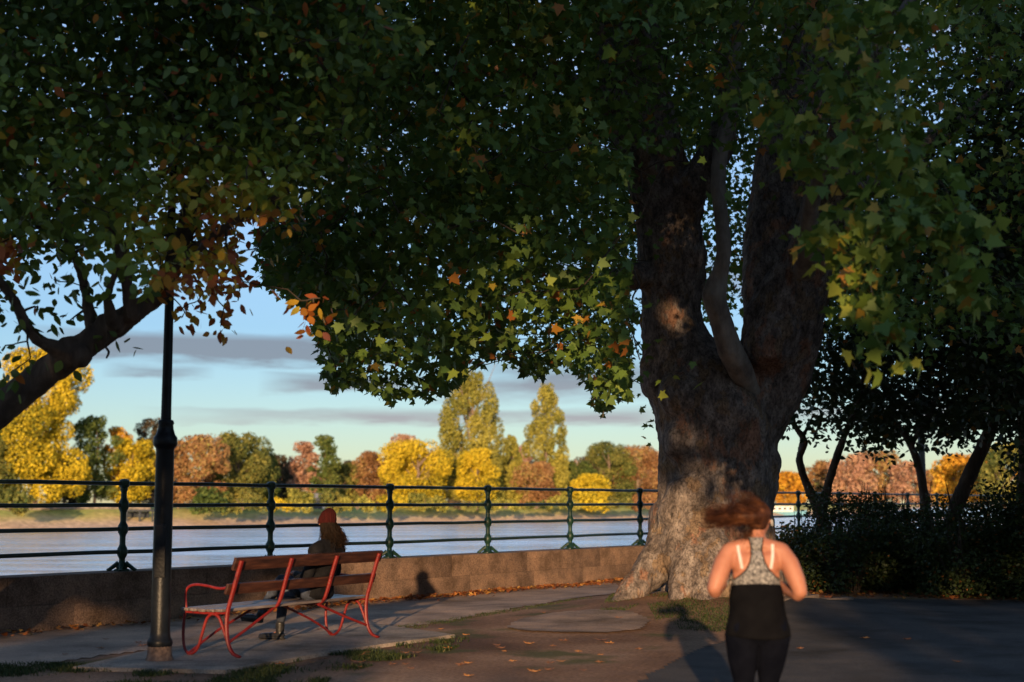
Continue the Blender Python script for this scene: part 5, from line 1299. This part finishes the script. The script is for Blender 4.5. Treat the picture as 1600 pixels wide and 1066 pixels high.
# hair: cap, gathered tail blowing left, loose strands
hcap = organic('hair', [[(rh.x - .004, rh.y - .022, rh.z + .026, .082, .080, .083)], [(rh.x - .012, rh.y - .05, rh.z - .02, .066, .05, .05)], [(rh.x - .02, rh.y - .095, rh.z + .02, .040, .034, .038)],
                        [(rh.x - .04, rh.y - .11, rh.z + .02, .030), (rh.x - .10, rh.y - .12, rh.z + .022, .026), (rh.x - .18, rh.y - .115, rh.z + .025, .016), (rh.x - .24, rh.y - .11, rh.z + .03, .007)]], .007, 2,
               lambda co, nr: .006 * vnoise(co * np.array([.35, 1, 1]), 45, 97, 2), M_HAIRR, run)
rg = np.random.default_rng(8); roots, dirs, lens = [], [], []
for i in range(520):
    roots.append(rh + Vector((-.02 + rg.normal() * .012, -.10 + rg.normal() * .012, .02 + rg.normal() * .018))); dirs.append((-1, rg.normal() * .12, .04 + rg.normal() * .07)); lens.append(rg.uniform(.20, .34))
strands('ponytail', roots, dirs, lens, M_HAIRR, hcap, .0017, .024, 14, 9, (0, 0, -.15))
roots, dirs, lens = [], [], []
for i in range(110):
    a = rg.uniform(0, 6.28); d = Vector((math.cos(a), -.35, abs(math.sin(a)))); d.normalize(); roots.append(rh + Vector((-.004, -.02, .03)) + Vector((d.x * .082, d.y * .08, d.z * .083))); dirs.append((-1.0, -.2 + rg.normal() * .2, .9 * rg.random() - .1)); lens.append(rg.uniform(.05, .2))
for i in range(90):
    roots.append(rh + Vector((-.03 + rg.normal() * .015, -.06, -.055 + rg.normal() * .01))); dirs.append((-.55 + rg.normal() * .3, -.2, -1)); lens.append(rg.uniform(.05, .14))
strands('loose_strands', roots, dirs, lens, M_HAIRR, hcap, .0012, .04, 12, 10, (-.3, 0, 0))

# ---------------------------------------------------------------- grass, litter, leaves
M_GRASS = leaf_mat('grass', [(0, (.018, .03, .010)), (.5, (.038, .058, .015)), (.85, (.07, .085, .022)), (1, (.16, .12, .05))], .3, .6)
def grass(name, poly, n, h, seed, thresh=-.1):
    rg = np.random.default_rng(seed); xs = [p[0] for p in poly]; ys = [p[1] for p in poly]
    x = rg.uniform(min(xs), max(xs), n * 4); y = rg.uniform(min(ys), max(ys), n * 4); k = in_poly(x, y, poly)
    k &= (vnoise(np.stack([x, y, x * 0], 1), 2.2, seed, 3) + rg.normal(size=len(x)) * .12) > thresh
    x, y = x[k][:n], y[k][:n]; m = len(x); P = np.stack([x, y, gh(x, y) - .003], 1); hh = h * rg.uniform(.4, 1.3, m); a = rg.uniform(0, 6.28, m); w = .0035 + .002 * rg.random(m)
    ln = rg.normal(size=(m, 2)) * .45; d = np.stack([np.cos(a), np.sin(a), a * 0], 1) * w[:, None]
    mid = P + np.stack([ln[:, 0] * hh * .3, ln[:, 1] * hh * .3, hh * .6], 1); top = P + np.stack([ln[:, 0] * hh * .9, ln[:, 1] * hh * .9, hh], 1)
    V = np.stack([P - d, P + d, mid + d * .7, top, mid - d * .7], 1).reshape(-1, 3)
    me = mesh_np(name, V, np.arange(m * 5), np.full(m, 5), {'tint': np.clip(rg.normal(size=m) * .2 + .5, 0, 1)})
    return tag(link(name, me, M_GRASS), kind='stuff')
def gp(L_): return [tuple(G(a, b)[:2]) for a, b in L_]
g = grass('grass', gp([(-60, 1100), (-60, 1036), (110, 1038), (200, 1050), (350, 1050), (520, 1020), (700, 996), (745, 1000), (700, 1018), (600, 1035), (520, 1060), (480, 1100)]), 26000, .038, 1, -.02)
tag(g, 'short green grass beside the concrete slab at the bottom left', 'grass')
g = grass('moss_grass', gp([(600, 982), (700, 968), (860, 948), (930, 944), (840, 956), (740, 968), (640, 985)]), 5000, .02, 2, -.15); tag(g, 'thin mossy grass strip along the long kerb', 'grass')
g = grass('rough_grass', gp([(920, 985), (960, 940), (1240, 940), (1200, 980), (1120, 990), (1030, 985), (1010, 960)]), 9000, .028, 3, .0); tag(g, 'patchy grass around the roots of the plane tree', 'grass')

M_DEAD = leaf_mat('dry leaves', [(0, (.10, .03, .012)), (.4, (.27, .085, .025)), (.7, (.40, .15, .04)), (1, (.45, .26, .07))], .15, .7)
def litter(name, P, size, seed, label):
    rg = np.random.default_rng(seed); m = len(P); nr = rg.normal(size=(m, 3)) * .35; nr[:, 2] = 1; nr /= np.linalg.norm(nr, axis=1)[:, None]
    t = rg.normal(size=(m, 3)); t -= nr * (t * nr).sum(1)[:, None]; t /= np.linalg.norm(t, axis=1)[:, None]; s = np.cross(nr, t)
    shp = PALM; sz = size * rg.uniform(.6, 1.3, m); c = rg.uniform(-.1, .5, m)
    x = shp[None, :, 0] * sz[:, None]; y = (shp[None, :, 1] - .4) * sz[:, None]; z = (np.abs(x) + np.abs(y)) * c[:, None] * .6
    V = P[:, None] + s[:, None] * x[..., None] + t[:, None] * y[..., None] + nr[:, None] * z[..., None]
    me = mesh_np(name, V.reshape(-1, 3), np.arange(m * len(shp)), np.full(m, len(shp)), {'tint': rg.random(m)})
    return tag(link(name, me, M_DEAD), label, 'leaves', kind='stuff')
rg = np.random.default_rng(77)
n = 3600; s_ = rg.uniform(-4, 22, n); t_ = .34 + np.abs(rg.normal(size=n)) * .20 + .15 * (vnoise(np.stack([s_, s_ * 0, s_ * 0], 1), .8, 3, 2) + .2)
k = rg.random(n) < np.interp(s_, [-4, 3, 5, 9, 13, 22], [.15, .3, .8, 1, .7, .5]); s_, t_ = s_[k], np.maximum(t_[k], .32)
x = F0.x + FU.x * s_ + FN.x * t_; y = F0.y + FU.y * s_ + FN.y * t_; litter('leaf_litter', np.stack([x, y, gh(x, y) + .015 + rg.random(len(x)) * .035], 1), .07, 5, 'drift of rust coloured dry leaves along the foot of the river wall')
poly = gp([(1215, 905), (1300, 900), (1700, 880), (1700, 938), (1340, 936), (1250, 944)]); xs = [p[0] for p in poly]; ys = [p[1] for p in poly]
x = rg.uniform(min(xs), max(xs), 9000); y = rg.uniform(min(ys), max(ys), 9000); k = in_poly(x, y, poly) & (vnoise(np.stack([x, y, x * 0], 1), 1.2, 9, 3) > -.25); x, y = x[k][:3200], y[k][:3200]
litter('leaf_litter', np.stack([x, y, gh(x, y) + .01 + rg.random(len(x)) * .02], 1), .07, 6, 'brown leaf litter under the dark bushes at the right')
# single fallen leaves on the bare earth and the path
M_DL = [noise_mat('fallen leaf orange', [(.3, (.34, .12, .03)), (.7, (.52, .24, .06))], 20, .7, 0), noise_mat('fallen leaf brown', [(.3, (.16, .06, .025)), (.7, (.30, .13, .05))], 20, .7, 0)]
def fallen(px, py, sz, k, label=None):
    g_ = G(px, py); z = gz(g_.x, g_.y); rg = np.random.default_rng(int(px)); a = rg.uniform(0, 6.28); V = []
    for x, y in PALM:
        y -= .4; X, Y = x * math.cos(a) - y * math.sin(a), x * math.sin(a) + y * math.cos(a); V.append((X * sz, Y * sz, .010 + sz * (.55 * x * x + .35 * y * y * (1 if y > 0 else .2))))
    me = mesh_from('fallen_leaf', V, [tuple(range(len(PALM)))]); o = link('fallen_leaf', me, M_DL[k]); o.location = (g_.x, g_.y, z + .004)
    s2 = o.modifiers.new('t', 'SOLIDIFY'); s2.thickness = .0015
    tag(o, label or 'dry fallen plane leaf on the bare earth between bench and jogging woman', 'leaf', 'single fallen leaves on the ground')
for a in [(598, 1003, .11, 0, 'curled orange leaf on the tip of the concrete slab, right of the bench'), (571, 1022, .10, 1), (560, 1037, .12, 1), (650, 1022, .10, 1), (700, 1015, .09, 0), (826, 1008, .12, 0, 'bright orange leaf lying alone in the middle of the bare earth'), (834, 1052, .12, 0), (880, 1004, .10, 1), (776, 1010, .08, 1), (838, 972, .07, 1),
          (940, 1003, .12, 1), (952, 1007, .10, 0), (436, 1040, .11, 1), (505, 1032, .10, 1), (1418, 1000, .10, 1, 'ochre leaf on the dark asphalt near the right bushes'), (1352, 998, .10, 0), (1250, 1015, .07, 1), (1495, 1035, .09, 1), (900, 968, .07, 1), (720, 1040, .09, 1), (690, 985, .07, 0), (1140, 1010, .08, 1), (165, 1000, .06, 1)]: fallen(*a)
rgf = np.random.default_rng(55)
for q in range(34): fallen(rgf.uniform(470, 1000), rgf.uniform(965, 1062), rgf.uniform(.05, .10), int(rgf.random() < .6))
for q in range(12): fallen(rgf.uniform(40, 560), rgf.uniform(955, 1050), rgf.uniform(.05, .09), 1, 'dry fallen plane leaf on the pavement near the bench')
